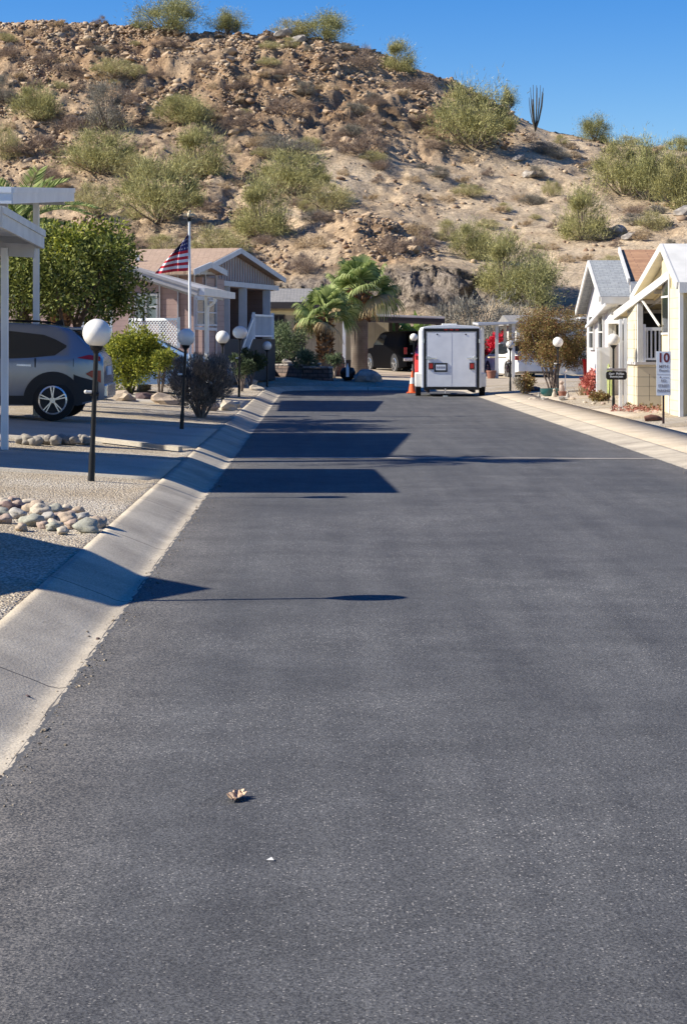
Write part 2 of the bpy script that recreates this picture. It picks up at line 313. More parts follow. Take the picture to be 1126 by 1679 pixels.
def hillmat():
    m, t, b = newmat('desert_hill'); L = t.links.new; N = t.nodes.new
    tc = N('ShaderNodeTexCoord'); at_ = N('ShaderNodeAttribute'); at_.attribute_name = 'rocky'
    n = N('ShaderNodeTexNoise'); n.inputs['Scale'].default_value = .35; n.inputs['Detail'].default_value = 9; n.inputs['Roughness'].default_value = .7; L(tc.outputs['Object'], n.inputs['Vector'])
    r1 = N('ShaderNodeValToRGB'); r1.color_ramp.elements[0].position = .36; r1.color_ramp.elements[1].position = .62
    r1.color_ramp.elements[0].color = (.145, .088, .05, 1); r1.color_ramp.elements[1].color = (.42, .285, .17, 1); L(n.outputs[0], r1.inputs[0])
    r2 = N('ShaderNodeValToRGB'); r2.color_ramp.elements[0].position = .36; r2.color_ramp.elements[1].position = .6
    r2.color_ramp.elements[0].color = (.41, .31, .205, 1); r2.color_ramp.elements[1].color = (.60, .475, .325, 1); L(n.outputs[0], r2.inputs[0])
    mx = N('ShaderNodeMixRGB'); L(at_.outputs['Fac'], mx.inputs[0]); L(r2.outputs[0], mx.inputs[1]); L(r1.outputs[0], mx.inputs[2])
    g = N('ShaderNodeTexNoise'); g.inputs['Scale'].default_value = 5; g.inputs['Detail'].default_value = 8; g.inputs['Roughness'].default_value = .75; L(tc.outputs['Object'], g.inputs['Vector'])
    gm = N('ShaderNodeMapRange'); gm.inputs[1].default_value = .35; gm.inputs[2].default_value = .65; gm.inputs[3].default_value = .5; gm.inputs[4].default_value = 1.3; L(g.outputs[0], gm.inputs[0])
    mu = N('ShaderNodeVectorMath'); mu.operation = 'SCALE'; L(mx.outputs[0], mu.inputs[0]); L(gm.outputs[0], mu.inputs['Scale'])
    # bare rock where the slope is a cliff
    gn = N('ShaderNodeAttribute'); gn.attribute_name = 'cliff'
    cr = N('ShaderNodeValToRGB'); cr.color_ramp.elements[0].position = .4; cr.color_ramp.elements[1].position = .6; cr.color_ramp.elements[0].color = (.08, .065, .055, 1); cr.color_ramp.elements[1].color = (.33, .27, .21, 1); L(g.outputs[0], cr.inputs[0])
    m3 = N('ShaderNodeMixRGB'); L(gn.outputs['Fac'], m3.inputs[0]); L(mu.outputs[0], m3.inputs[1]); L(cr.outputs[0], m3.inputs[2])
    L(m3.outputs[0], b.inputs['Base Color']); b.inputs['Roughness'].default_value = .95; b.inputs['Specular IOR Level'].default_value = .1
    bp = N('ShaderNodeBump'); bp.inputs['Strength'].default_value = 1; bp.inputs['Distance'].default_value = .12; L(g.outputs[0], bp.inputs['Height']); L(bp.outputs[0], b.inputs['Normal'])
    return m
M['hill'] = hillmat()
M['rock'] = leafmat('hill_rock', (.18, .105, .06), (.44, .30, .175), 0, (.44, .34, .23))
M['greyrock'] = pm('grey_rock', (.40, .36, .31), .9, (.22, .19, .16), 2, .6, 6)
M['white'] = pm('white_paint', (.68, .665, .62), .5, (.56, .55, .51), 2.5)
M['bluewhite'] = pm('white_metal', (.80, .82, .83), .32, (.70, .72, .74), 2.5)
M['black'] = pm('black_paint', (.010, .010, .011), .42, (.014, .014, .014), 20, spec=.3)
M['globe'] = pm('white_globe', (.84, .81, .74), .2, (.70, .66, .58), 4, detail=8)
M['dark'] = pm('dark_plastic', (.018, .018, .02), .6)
M['glass'] = glassmat('dark_glass'); M['paneglass'] = glassmat('window_glass', (.10, .13, .15), .12)
M['tyre'] = pm('tyre_rubber', (.015, .015, .016), .85)
M['alloy'] = pm('alloy', (.72, .72, .74), .25, (.6, .6, .62), 10, metal=.85)
M['red'] = pm('red_lens', (.42, .015, .015), .2); M['orange'] = pm('cone_orange', (.80, .13, .02), .5, (.62, .10, .02))
M['silver'] = pm('silver_car_paint', (.27, .29, .335), .2, (.245, .265, .31), 2, metal=.45)
M['bluecar'] = pm('light_blue_paint', (.25, .42, .72), .18, (.2, .36, .65), 2, metal=.1)
M['whitecar'] = pm('white_car_paint', (.80, .80, .80), .2); M['redcar'] = pm('red_paint', (.50, .02, .025), .25); M['blackcar'] = pm('black_car_paint', (.003, .003, .004), .5, spec=.03)
M['mauve'] = wavemat('mauve_siding', (.34, .235, .215), 'Z', .16); M['mauveflat'] = pm('mauve_board', (.33, .245, .225), .7, (.28, .205, .19), 2)
M['tanshingle'] = brickmat('tan_shingle', (.49, .345, .24), (.41, .285, .195), (.28, .19, .13), .35, .13, rot=(0, 0, 0), noisy=.75)
M['greyshingle'] = brickmat('grey_shingle', (.37, .39, .39), (.30, .32, .33), (.20, .21, .22), .20, .10, noisy=.8, mort=.006)
M['brownshingle'] = brickmat('brown_shingle', (.48, .27, .145), (.38, .20, .105), (.24, .13, .08), .8, .11, noisy=.8)
M['duskshingle'] = brickmat('dusk_shingle', (.33, .31, .28), (.25, .24, .22), (.13, .12, .12), .3, .16, noisy=.75)
M['trim'] = pm('grey_trim', (.52, .53, .55), .55, (.44, .45, .47), 3)
M['cream'] = pm('cream_stucco', (.72, .61, .37), .8, (.64, .53, .31), 1.2, .2, 60); M['creamlight'] = wavemat('cream_siding', (.68, .60, .43), 'Z', .2, depth=.012, line=.7)
M['lilac'] = wavemat('pale_siding', (.56, .52, .53), 'Y', .2, depth=.02, line=.6); M['beige'] = wavemat('beige_siding', (.42, .35, .24), 'X', .4, depth=.008, line=.85)
M['palegrey'] = pm('pale_grey_board', (.55, .52, .49), .7)
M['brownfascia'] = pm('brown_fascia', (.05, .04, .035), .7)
M['bark'] = pm('bark', (.10, .07, .05), .95, (.05, .035, .025), 8, .8, 20); M['twig'] = pm('grey_twig', (.26, .21, .17), .95, (.16, .12, .10), 5)
M['palmbark'] = wavemat('palm_bark', (.20, .165, .13), 'Z', .07, .95, .02, .6, (.12, .09, .07)); M['palmboot'] = leafmat('palm_boot', (.12, .06, .03), (.42, .25, .13), .05)
M['palmleaf'] = leafmat('palm_leaf', (.11, .17, .04), (.50, .55, .22), .35); M['deadleaf'] = leafmat('dead_leaf', (.28, .20, .10), (.50, .38, .2), .2)
M['palo'] = leafmat('palo_verde_twigs', (.13, .13, .05), (.56, .52, .22), .2); M['palob'] = leafmat('olive_twigs', (.14, .15, .055), (.44, .42, .18), .15)
M['pale'] = leafmat('pale_twigs', (.26, .24, .10), (.52, .46, .22), .12)
M['greyleaf'] = leafmat('grey_leaf', (.13, .12, .095), (.33, .30, .24), .1); M['dry'] = leafmat('dry_twigs', (.14, .095, .07), (.36, .27, .20), .05); M['straw'] = leafmat('straw', (.32, .23, .13), (.56, .43, .27), .1)
M['green'] = leafmat('citrus_leaf', (.012, .032, .008), (.075, .125, .022), .2, (.26, .28, .06)); M['darkgreen'] = leafmat('dark_leaf', (.02, .035, .015), (.07, .10, .04), .2)
M['yellowgreen'] = leafmat('bright_leaf', (.06, .10, .015), (.42, .42, .06), .3); M['brownleaf'] = leafmat('brown_leaf', (.17, .065, .03), (.50, .25, .12), .2, (.24, .22, .07))
M['sage'] = leafmat('sage_leaf', (.09, .08, .07), (.36, .31, .26), .15); M['rustleaf'] = leafmat('rust_leaf', (.28, .08, .05), (.58, .30, .24), .2); M['redleaf'] = leafmat('red_leaf', (.34, .06, .05), (.66, .26, .20), .2); M['bract'] = leafmat('bougainvillea', (.45, .01, .03), (.75, .04, .08), .25)
M['cactus'] = pm('cactus_skin', (.30, .38, .13), .7, (.50, .52, .22), 12); M['banana'] = leafmat('broad_leaf', (.10, .18, .03), (.36, .45, .12), .3)
M['stonewall'] = brickmat('stone_blocks', (.22, .15, .12), (.13, .10, .09), (.07, .055, .05), .35, .13, noisy=.5, rot=(R(90), 0, 0), mort=.02)
M['terracotta'] = pm('terracotta', (.28, .12, .08), .8); M['teal'] = pm('teal_glaze', (.02, .10, .10), .3); M['soil'] = pm('soil', (.10, .07, .05), 1)
M['redred'] = pm('bright_red', (.65, .01, .01), .4); M['wood'] = pm('driftwood', (.38, .27, .17), .9, (.22, .15, .1), 8)
M['flagred'] = pm('flag_red', (.72, .025, .05), .8); M['flagwhite'] = pm('flag_white', (.92, .90, .90), .8, (.86, .84, .84)); M['flagblue'] = pm('flag_blue', (.04, .04, .16), .8)
M['signwhite'] = pm('sign_white', (.72, .77, .82), .4, (.68, .73, .78), 3); M['signred'] = pm('sign_maroon', (.16, .02, .03), .5); M['signblack'] = pm('sign_black', (.03, .03, .04), .5); M['signgrey'] = pm('sign_grey', (.30, .30, .33), .5)
# ---------------------------------------------------------------- ground shape
RX0, RX1, RY0, RY1, RR = -1.15, 4.58, -25.0, 63.8, 1.8
def sdf(x, y):
    cx, cy = (RX0+RX1)/2, (RY0+RY1)/2; hx, hy = (RX1-RX0)/2-RR, (RY1-RY0)/2-RR
    qx, qy = np.abs(x-cx)-hx, np.abs(y-cy)-hy
    return np.hypot(np.maximum(qx, 0), np.maximum(qy, 0))+np.minimum(np.maximum(qx, qy), 0)-RR
def sstep(a, b, x):
    t = np.clip((x-a)/(b-a), 0, 1); return t*t*(3-2*t)
KW = .5
def kprof(d): return -.008*np.sin(np.clip(d/.16, 0, 1)*np.pi)+.15*(.3*sstep(.05, .5, d)+.7*np.clip((d-.06)/.44, 0, 1))
def kamp(x): return 1-.68*sstep(-1, 4.5, x)
def gzn(x, y):
    d = sdf(np.asarray(x, float), np.asarray(y, float))
    lot = .15*kamp(np.asarray(x, float))+.062*np.clip(d-KW, 0, 3.6)
    far = sstep(66, 90, y)*.15
    return np.where(d < 0, -.05, np.where(d < KW, kprof(d)*kamp(np.asarray(x, float)), lot+far))
def gz(x, y): return float(gzn(x, y))
def gp(px, py):                          # the ground point seen at a photo pixel
    z = .2
    for _ in range(12):
        Y = (EYE-z)*F/(py-VY); x = (px-VX)*Y/F; z = max(gz(x, Y), 0)
    return Vector((x, Y, z))
def gpx(px, Y):                          # ground point in a pixel column at distance Y
    x = (px-VX)*Y/F; return Vector((x, Y, gz(x, Y)))
def grid(xs, ys, fz, name, mat, parent=None, smooth=True):
    X, Y = np.meshgrid(xs, ys); Z = fz(X, Y); V = np.stack([X.ravel(), Y.ravel(), Z.ravel()], 1)
    nx, ny = len(xs), len(ys); i = np.arange(ny-1)[:, None]*nx+np.arange(nx-1)[None, :]; i = i.ravel()
    return npmesh(name, V, np.stack([i, i+1, i+nx+1, i+nx], 1), mat, parent, smooth)
def vnoise(x, y, seed=0):
    xi, yi = np.floor(x).astype(np.int64), np.floor(y).astype(np.int64); fx, fy = x-xi, y-yi
    fx = fx*fx*(3-2*fx); fy = fy*fy*(3-2*fy)
    def h(a, b):
        n = (a*374761393+b*668265263+seed*1442695041) & 0xffffffff
        n = ((n ^ (n >> 13))*1274126177) & 0xffffffff
        return ((n ^ (n >> 16)) & 0xffff)/65535.0
    return (h(xi, yi)*(1-fx)+h(xi+1, yi)*fx)*(1-fy)+(h(xi, yi+1)*(1-fx)+h(xi+1, yi+1)*fx)*fy
def fbm(x, y, o=5, seed=0, g=.5):
    s = 0; a = 1; t = 0
    for k in range(o): s = s+a*(vnoise(x*2**k, y*2**k, seed+k)-.5); t += a; a *= g
    return s/t*2
xs = np.unique(np.concatenate([np.linspace(-160, -9, 30), np.arange(-9, -1.8, .3), np.arange(-1.8, -1, .07), np.array([0, 1, 2, 3, 4]), np.arange(4.4, 5.3, .07), np.arange(5.3, 14, .3), np.linspace(14, 160, 28)]))
ys = np.unique(np.concatenate([np.array([-40., -25, -10, 0]), np.arange(2, 60, .8), np.arange(60, 66, .12), np.arange(66, 97, .8)]))
def gfz(X, Y):
    d = sdf(X, Y); z = gzn(X, Y); z = np.where((d > -.3) & (d < KW), z-.04, z)
    return z+np.where(d > KW+.15, fbm(X*1.3, Y*1.3, 3, 5)*.015-.012, 0)
tag(grid(xs, ys, gfz, 'ground', M['gravel']), kind='structure')
# road: asphalt sheet with a slightly ragged edge
n = 700; yy = np.linspace(RY0+RR, RY1-RR, 500)
YSEG = np.concatenate([np.arange(0, 34, .07), np.arange(34, RY1-RR, .25)])
def contour(d, ragged=0):
    pts = []; r = RR+d
    for y in YSEG: pts.append((RX0-d, y))
    for a in np.linspace(math.pi, math.pi/2, 16)[0:]: pts.append((RX0+RR+r*math.cos(a), RY1-RR+r*math.sin(a)))
    for x in np.arange(RX0+RR+.25, RX1-RR, .25): pts.append((x, RY1+d))
    for a in np.linspace(math.pi/2, 0, 16): pts.append((RX1-RR+r*math.cos(a), RY1-RR+r*math.sin(a)))
    for y in YSEG[::-1]: pts.append((RX1+d, y))
    return np.array(pts)
ct = contour(0.02); rag = fbm(ct[:, 0]*3+ct[:, 1]*1.6, ct[:, 1]*.9, 5, 3, .65)*.016
cen = np.array([1.7, 0]); sg = np.where(ct[:, 0] < 1.7, 1, -1); V = ct.copy(); V[:, 0] += sg*rag
V = np.concatenate([V, [[RX1, -25], [RX0, -25]]]); ob = npmesh('road', np.c_[V, np.zeros(len(V))+.004], [list(range(len(V)))[::-1]], M['asphalt'])
tag(ob, kind='structure')
# kerb: rolled concrete ribbon
ds = np.concatenate([[-.12, -.04], np.linspace(0, KW, 11), [KW+.03]])
rings = [contour(d) for d in ds]; m_ = len(rings[0]); V = []; UV = []
ln = np.concatenate([[0], np.cumsum(np.hypot(*(np.diff(rings[5], axis=0).T)))])
for k, d in enumerate(ds):
    ka = kamp(rings[k][:, 0]); z = np.full(m_, -.004) if d < 0 else kprof(d)*ka+.006
    if k == len(ds)-1: z = .06*ka
    V.append(np.c_[rings[k], z]); UV.append(np.c_[ln, np.full(m_, d)])
V = np.concatenate(V); UV = np.concatenate(UV)
ii = (np.arange(len(ds)-1)[:, None]*m_+np.arange(m_-1)[None, :]).ravel()
Fk = np.stack([ii, ii+m_, ii+m_+1, ii+1], 1)
kerb = npmesh('kerb', V, Fk, M['kerb'], None, True); tag(kerb, kind='structure')
uvl = kerb.data.uv_layers.new(name='UVMap'); li = np.zeros(len(kerb.data.loops), dtype=np.int32); kerb.data.loops.foreach_get('vertex_index', li); uvl.data.foreach_set('uv', UV[li].astype(np.float32).ravel())
# concrete slabs laid on the lots
def slab(name, x0, x1, y0, y1, mat, skew=0, edge=None):
    nx = max(3, int(abs(x1-x0)/.3)); ny = max(3, int(abs(y1-y0)/.4))
    U, W_ = np.meshgrid(np.linspace(0, 1, nx), np.linspace(0, 1, ny)); X = x0+(x1-x0)*U; Y = y0+(y1-y0)*W_+skew*(X-x0)
    Z = gzn(X, Y)+.016
    V = np.stack([X.ravel(), Y.ravel(), Z.ravel()], 1); i = (np.arange(ny-1)[:, None]*nx+np.arange(nx-1)[None, :]).ravel(); Fq = np.stack([i, i+1, i+nx+1, i+nx], 1)
    # skirt
    b = [j for j in range(nx)]+[j*nx+nx-1 for j in range(1, ny)]+[(ny-1)*nx+j for j in range(nx-2, -1, -1)]+[j*nx for j in range(ny-2, 0, -1)]
    lo = V[b].copy(); lo[:, 2] -= .12; off = len(V); V = np.concatenate([V, lo]); L_ = len(b)
    sk = np.array([[b[k], off+k, off+(k+1) % L_, b[(k+1) % L_]] for k in range(L_)])
    return tag(npmesh(name, V, np.concatenate([Fq, sk]), mat), kind='structure')
XL = RX0-KW-.02; XR = RX1+KW+.02
slab('driveway', -14, XL, 20.25, 23.3, M['drive'], .02)
slab('driveway', -14, XL, 26.2, 31.8, M['drive'], .02)
slab('driveway', -12, XL, 42.5, 47.5, M['drive'])
slab('driveway', -14, XL, 4.0, 10.2, M['drive'])
slab('path', -3.6, XL, 57.5, 61.8, M['driveR'], -.25)
slab('driveway', 1.9, 4.3, RY1+KW+.02, 84, M['driveR'], .1)
slab('driveway', 4.3, 9.5, RY1+KW+.02, 76, M['driveR'], .03)
slab('pavement', XR, 5.95, 5, 57, M['driveR'])
slab('driveway', 5.95, 14, 14, 33.6, M['driveR'])
slab('path', 5.95, 7.6, 38.6, 42.8, M['driveR'])
slab('path', 5.95, 9.0, 49.5, 52.8, M['driveR'])
# concrete strip across the road
g1 = MB(); ya, yb = 26.6, 26.2
pts = [(x, 26.7-.045*(x-1)+.02*math.sin(x*3)) for x in np.linspace(RX0+.02, RX1-.02, 24)]
for (x0_, y0_), (x1_, y1_) in zip(pts, pts[1:]): g1.poly((x0_, y0_-.13, .009), (x1_, y1_-.13, .009), (x1_, y1_+.13, .009), (x0_, y0_+.13, .009))
tag(g1.build('gutter_strip', M['gutter']), kind='structure')
# ---------------------------------------------------------------- hill
TC = np.array([-900, -200, 100, 300, 450, 600, 720, 800, 900, 1000, 1126, 1400, 2000.])
HT = {94: [592]*13,
      98: [560, 545, 540, 540, 548, 548, 548, 540, 535, 530, 530, 530, 530],
      101.5: [520, 500, 497, 497, 505, 512, 512, 500, 490, 490, 490, 490, 490],
      103.6: [500, 478, 470, 470, 462, 444, 432, 452, 468, 470, 470, 470, 470],
      112: [440, 400, 398, 402, 392, 352, 412, 424, 425, 420, 410, 410, 410],
      118: [400, 372, 372, 370, 368, 346, 392, 400, 400, 392, 385, 380, 380],
      130: [320, 300, 300, 295, 292, 318, 335, 345, 348, 345, 335, 330, 330],
      145: [210, 165, 165, 175, 185, 200, 235, 260, 280, 288, 285, 280, 290],
      152: [150, 112, 100, 112, 118, 140, 175, 205, 243, 258, 262, 255, 262],
      165: [80, 44, 33, 51, 55, 80, 124, 163, 216, 237, 243, 238, 240],
      }
YK = np.array(sorted(HT)); ZK = np.array([[EYE+(VY-p)*y/F for p in HT[y]] for y in YK])
YK = np.append(YK, [185, 230]); ZK = np.vstack([ZK, ZK[-1]-6, ZK[-1]-22])
def zk(t, Y):
    cols = np.stack([np.interp(t, TC, ZK[k]) for k in range(len(YK))], -1)
    idx = np.clip(np.searchsorted(YK, Y)-1, 0, len(YK)-2); f = (Y-YK[idx])/(YK[idx+1]-YK[idx])
    a = np.take_along_axis(cols, idx[..., None], -1)[..., 0]; b = np.take_along_axis(cols, (idx+1)[..., None], -1)[..., 0]
    return a+(b-a)*f
def rockyf(t, Y):
    s = np.interp(t, [-300, 350, 560, 700, 800, 2000], [1, .95, .9, .75, .12, .18]); up = sstep(128, 160, Y)
    r = s*(.55+.45*up)+np.where(t > 700, 0, 0)
    r = np.maximum(r, .95*np.exp(-((t-610)/95)**2)*((Y > 104) & (Y < 117)))
    r = np.where((t > 420) & (t < 800) & (Y > 118) & (Y < 138), r*.45, r)
    r = np.maximum(r, .8*sstep(142, 156, Y)*(t < 840))
    return np.clip(r+fbm(t*.02, Y*.15, 3, 9)*.45, 0, 1)
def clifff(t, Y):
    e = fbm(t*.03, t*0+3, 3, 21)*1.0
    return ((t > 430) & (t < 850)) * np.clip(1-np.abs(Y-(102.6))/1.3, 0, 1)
def hz(x, Y):
    t = VX+x*F/Y
    z = 0
    for dt, dy in ((0, 0), (-28, 0), (28, 0), (0, -1.0), (0, 1.0)):
        warp = fbm(t*.012, Y*.03, 3, 31)*0
        z = z+zk(t+dt, np.clip(Y+dy*sstep(105, 109, Y), 94, 229))/5
    r = rockyf(t, Y); on = sstep(96, 102, Y)
    z = z+on*((np.abs(fbm(x*.45, Y*.3, 4, 61, .6))-.2)*(.15+1.1*r)*sstep(106, 112, Y)*(1-.5*sstep(158, 164, Y))+fbm(x*1.9, Y*1.9, 4, 62, .7)*(.04+.30*r)+fbm(x*.12, Y*.12, 5, 1)*1.0*sstep(104, 120, Y)*(1-.6*sstep(158, 164, Y))+fbm(x*.7, Y*.7, 5, 2, .6)*(.12+.44*r))
    # gullies running downslope
    z = z-on*(.55+.6*r)*np.abs(fbm(x*.25+fbm(x*.05, Y*.05, 2, 4)*2, Y*.05, 3, 8))*.7*sstep(110, 125, Y)*(1-sstep(155, 163, Y))
    cl = clifff(t, Y); z = z+cl*(fbm(x*.5, Y*.8, 5, 12, .6)*1.5)
    return z
ts = np.arange(-620, 1520, 3.4); 
Ys = np.unique(np.concatenate([np.arange(94, 101, .5), np.arange(101, 105, .12), np.arange(105, 166, .3), np.arange(166, 230, 3)]))
T, YY = np.meshgrid(ts, Ys); XX = (T-VX)*YY/F; Zh_ = hz(XX, YY)
YY2 = YY+clifff(T, YY)*(fbm(XX*.45+Zh_*.5, Zh_*.55, 5, 17, .6)*3.0+np.abs(fbm(XX*1.3, Zh_*1.1+XX*.4, 4, 23, .6))*1.1)
Zh = hz(XX, YY); V = np.stack([XX.ravel(), YY2.ravel(), Zh.ravel()], 1)
nx, ny = len(ts), len(Ys); ih = (np.arange(ny-1)[:, None]*nx+np.arange(nx-1)[None, :]).ravel()
hill = npmesh('hill', V, np.stack([ih, ih+1, ih+nx+1, ih+nx], 1), M['hill'], None, False); tag(hill, kind='structure')
for nm, arr in (('rocky', rockyf(T, YY)), ('cliff', np.clip(clifff(T, YY)*2.5, 0, 1))):
    a = hill.data.attributes.new(nm, 'FLOAT', 'POINT'); a.data.foreach_set('value', arr.ravel().astype(np.float32))
HPY = VY-F*(Zh-EYE)/YY                      # photo row of every hill vertex
def hit(px, py):                            # first hill point seen at a photo pixel
    j = int(np.clip(round((px-ts[0])/3.4), 0, nx-1)); col = HPY[:, j]; k = np.where(col <= py)[0]
    k = k[0] if len(k) else np.argmin(col)
    Y = Ys[k]; x = (px-VX)*Y/F; return Vector((x, Y, float(Zh[k, j])))
# ---------------------------------------------------------------- rocks
ICO_V = None
def ico():
    import bmesh
    bm = bmesh.new(); bmesh.ops.create_icosphere(bm, subdivisions=1, radius=1); v = np.array([q.co[:] for q in bm.verts]); f = np.array([[q.index for q in g.verts] for g in bm.faces]); bm.free(); return v, f
IV, IF = ico()
def rock_cloud(P, S, seed, mat, name):
    rng = np.random.default_rng(seed); n = len(P); k = len(IV)
    sc = S[:, None]*np.stack([rng.uniform(.7, 1.5, n), rng.uniform(.7, 1.3, n), rng.uniform(.45, .95, n)], 1)
    a = rng.uniform(0, 6.28, n); ca, sa = np.cos(a), np.sin(a)
    V = IV[None]*(1+rng.uniform(-.45, .45, (n, k, 1)))*sc[:, None, :]
    tl = rng.uniform(-.5, .5, n); ct_, st_ = np.cos(tl), np.sin(tl)
    x, y, z = V[..., 0], V[..., 1], V[..., 2]
    x, z = x*ct_[:, None]-z*st_[:, None], x*st_[:, None]+z*ct_[:, None]
    x, y = x*ca[:, None]-y*sa[:, None], x*sa[:, None]+y*ca[:, None]
    V = np.stack([x, y, z], -1)+P[:, None, :]
    Fr = (IF[None]+(np.arange(n)*k)[:, None, None]).reshape(-1, 3)
    return npmesh(name, V.reshape(-1, 3), Fr, mat)
rng = np.random.default_rng(7)
n0 = 150000; t_ = rng.uniform(-150, 1250, n0); y_ = 104+61*rng.uniform(0, 1, n0)**.8
keep = rng.uniform(0, 1, n0) < rockyf(t_, y_)**2.2*np.clip(.15+fbm(t_*.02, y_*.25, 3, 77)*1.6+.5*sstep(150, 158, y_)+.8*np.exp(-((t_-610)/100)**2)*(y_ < 117), .04, 1)*.75+.012
t_, y_ = t_[keep], y_[keep]; x_ = (t_-VX)*y_/F; s_ = .055+.05*rng.exponential(1, len(t_)); s_ = np.clip(s_, .055, .42)
P_ = np.stack([x_, y_, hz(x_, y_)+s_*.1], 1)
tag(rock_cloud(P_, s_, 3, M['rock'], 'rubble'), kind='stuff')
print('rubble', len(t_))
def rockmesh(seed, sub=2, rough=.35, flat=.7, facet=True):
    import bmesh
    bm = bmesh.new(); bmesh.ops.create_icosphere(bm, subdivisions=sub, radius=1)
    for q in bm.verts:
        p = q.co.copy(); k = 1+rough*(mnoise.noise(p*.9+Vector((seed*3.1, seed, 0))))+rough*.4*mnoise.noise(p*2.6+Vector((0, seed*2.2, 5)))
        q.co = p*k; q.co.z *= flat
    me = bpy.data.meshes.new('rock'); bm.to_mesh(me); bm.free()
    if not facet: me.polygons.foreach_set('use_smooth', np.ones(len(me.polygons), dtype=bool))
    return me
def rock(name, me, loc, sc, rz, mat, label, cat='rock', group=None, tilt=0):
    o = bpy.data.objects.new(name, me); C.objects.link(o); o.location = loc; o.scale = sc; o.rotation_euler = (tilt, tilt*.6, rz)
    return tag(o, label, cat, group)
def mat_mesh(me, mat): 
    m = me.copy(); m.materials.clear(); m.materials.append(mat); return m
facets = [rockmesh(k, 2, .8, .75) for k in range(5)]
fb = [mat_mesh(m, M['rock']) for m in facets]; fg = [mat_mesh(m, M['greyrock']) for m in facets]
rnd = random.Random(4)
cnt = 0
while cnt < 110:
    t = rnd.uniform(0, 1120); y = rnd.uniform(105, 164)
    if rnd.random() > float(rockyf(np.array(t), np.array(y)))**2: continue
    x = (t-VX)*y/F; s = rnd.uniform(.2, .46); z = float(hz(np.array(x), np.array(y)))
    rock('hill_rock', fb[cnt % 5], (x, y, z+s*.15), (s*rnd.uniform(.8, 1.3), s, s*rnd.uniform(.6, 1)), rnd.uniform(0, 6), M['rock'], 'angular brown rock lying loose among the rubble of the hillside', 'rock', 'loose rocks on the hillside', rnd.uniform(-.3, .3)); cnt += 1
for (px, py, s, lab) in ((990, 388, .55, 'pale grey boulder left of the darker one, below the olive bush on the right slope'), (1010, 386, .6, 'dark grey boulder beside the pale one on the right slope'), (1030, 392, .4, 'small grey boulder at the right end of the boulder cluster'), (1120, 352, .6, 'flat pale boulder at the right edge of the hillside'), (866, 292, .45, 'pale grey boulder under the shaded ledge of the tan slope'), (850, 262, .4, 'small grey rock on top of the shaded ledge'), (375, 92, .55, 'flat orange brown slab lying high on the slope below the small skyline bush'), (465, 62, .6, 'grey boulder on the crest below the pale skyline bushes'), (490, 70, .6, 'wide boulder on the crest right of the grey one')):
    p = hit(px, py); rock('boulder', (fg if 'grey' in lab or 'pale' in lab else fb)[int(px) % 5], p+Vector((0, 0, s*.3)), (s*1.35, s, s), px % 6, None, lab, 'boulder')

rng = np.random.default_rng(21); n_ = 1500; yg = 4.5+30*rng.uniform(0, 1, n_)**1.3; side_ = rng.uniform(0, 1, n_) < .75; off = rng.normal(0, .05, n_)
xg = np.where(side_, RX0+.03+off, RX1-.03+off); zg_ = np.where(sdf(xg, yg) > 0, kprof(np.clip(sdf(xg, yg), 0, .5))*kamp(xg)+.006, .004)
tag(rock_cloud(np.stack([xg, yg, zg_+.001], 1), np.clip(.0025+.002*rng.exponential(1, n_), .002, .012), 9, gravel('grit', (.2, .16, .12), (.6, .54, .44), (.4, .34, .26), 60), 'gutter_grit'), kind='stuff')
# ---------------------------------------------------------------- plants
def slivers(P, D, Ln, Wd, rng, quad=False):
    """one narrow leaf per point P along direction D"""
    n = len(P); D = D/np.maximum(np.linalg.norm(D, axis=1, keepdims=True), 1e-6)
    r = rng.normal(size=(n, 3)); U = np.cross(D, r); U /= np.maximum(np.linalg.norm(U, axis=1, keepdims=True), 1e-6)
    Ln = np.asarray(Ln)[:, None] if np.ndim(Ln) else Ln; Wd = np.asarray(Wd)[:, None] if np.ndim(Wd) else Wd
    if quad:
        N = np.cross(U, D)
        V = np.stack([P, P+D*Ln*.45+U*Wd*.5+N*Wd*.1, P+D*Ln, P+D*Ln*.45-U*Wd*.5+N*Wd*.1], 1)
        return V.reshape(-1, 3), np.arange(4*n).reshape(n, 4)
    V = np.stack([P-U*Wd*.5, P+U*Wd*.5, P+D*Ln], 1); return V.reshape(-1, 3), np.arange(3*n).reshape(n, 3)
def wispy(seed, n=11000, H=1.15, nc=20, ln=.115, wd=.0125, up=.45, hollow=.35):
    """dome of fine twigs, unit radius, rising from the origin: clumps on arching stems"""
    rng = np.random.default_rng(seed); C_ = []
    for i in range(nc):
        a = rng.uniform(0, 6.28); el = rng.uniform(.15, 1.45); r = rng.uniform(.4, 1.0)
        C_.append([math.cos(a)*math.cos(el)*r, math.sin(a)*math.cos(el)*r, math.sin(el)*r*H*rng.uniform(.75, 1.05)])
    C_ = np.array(C_); k = rng.integers(0, nc, n); sp = rng.uniform(.06, .21, nc)[k]
    P = C_[k]+rng.normal(size=(n, 3))*sp[:, None]*np.array([1.25, 1.25, .8]); P[:, 2] = np.abs(P[:, 2])
    D = P*np.array([1, 1, .6])+np.array([0, 0, up])+rng.normal(size=(n, 3))*.75
    V, F_ = slivers(P, D, ln*rng.uniform(.5, 1.4, n), wd*rng.uniform(.6, 1.4, n), rng)
    s = MB()
    for i in range(nc):
        c = Vector(C_[i]); m = c*.5+Vector((0, 0, -.06)); s.tube([(0, 0, -.05), m, c], [.026, .018, .007], 4)
    return V, F_, s
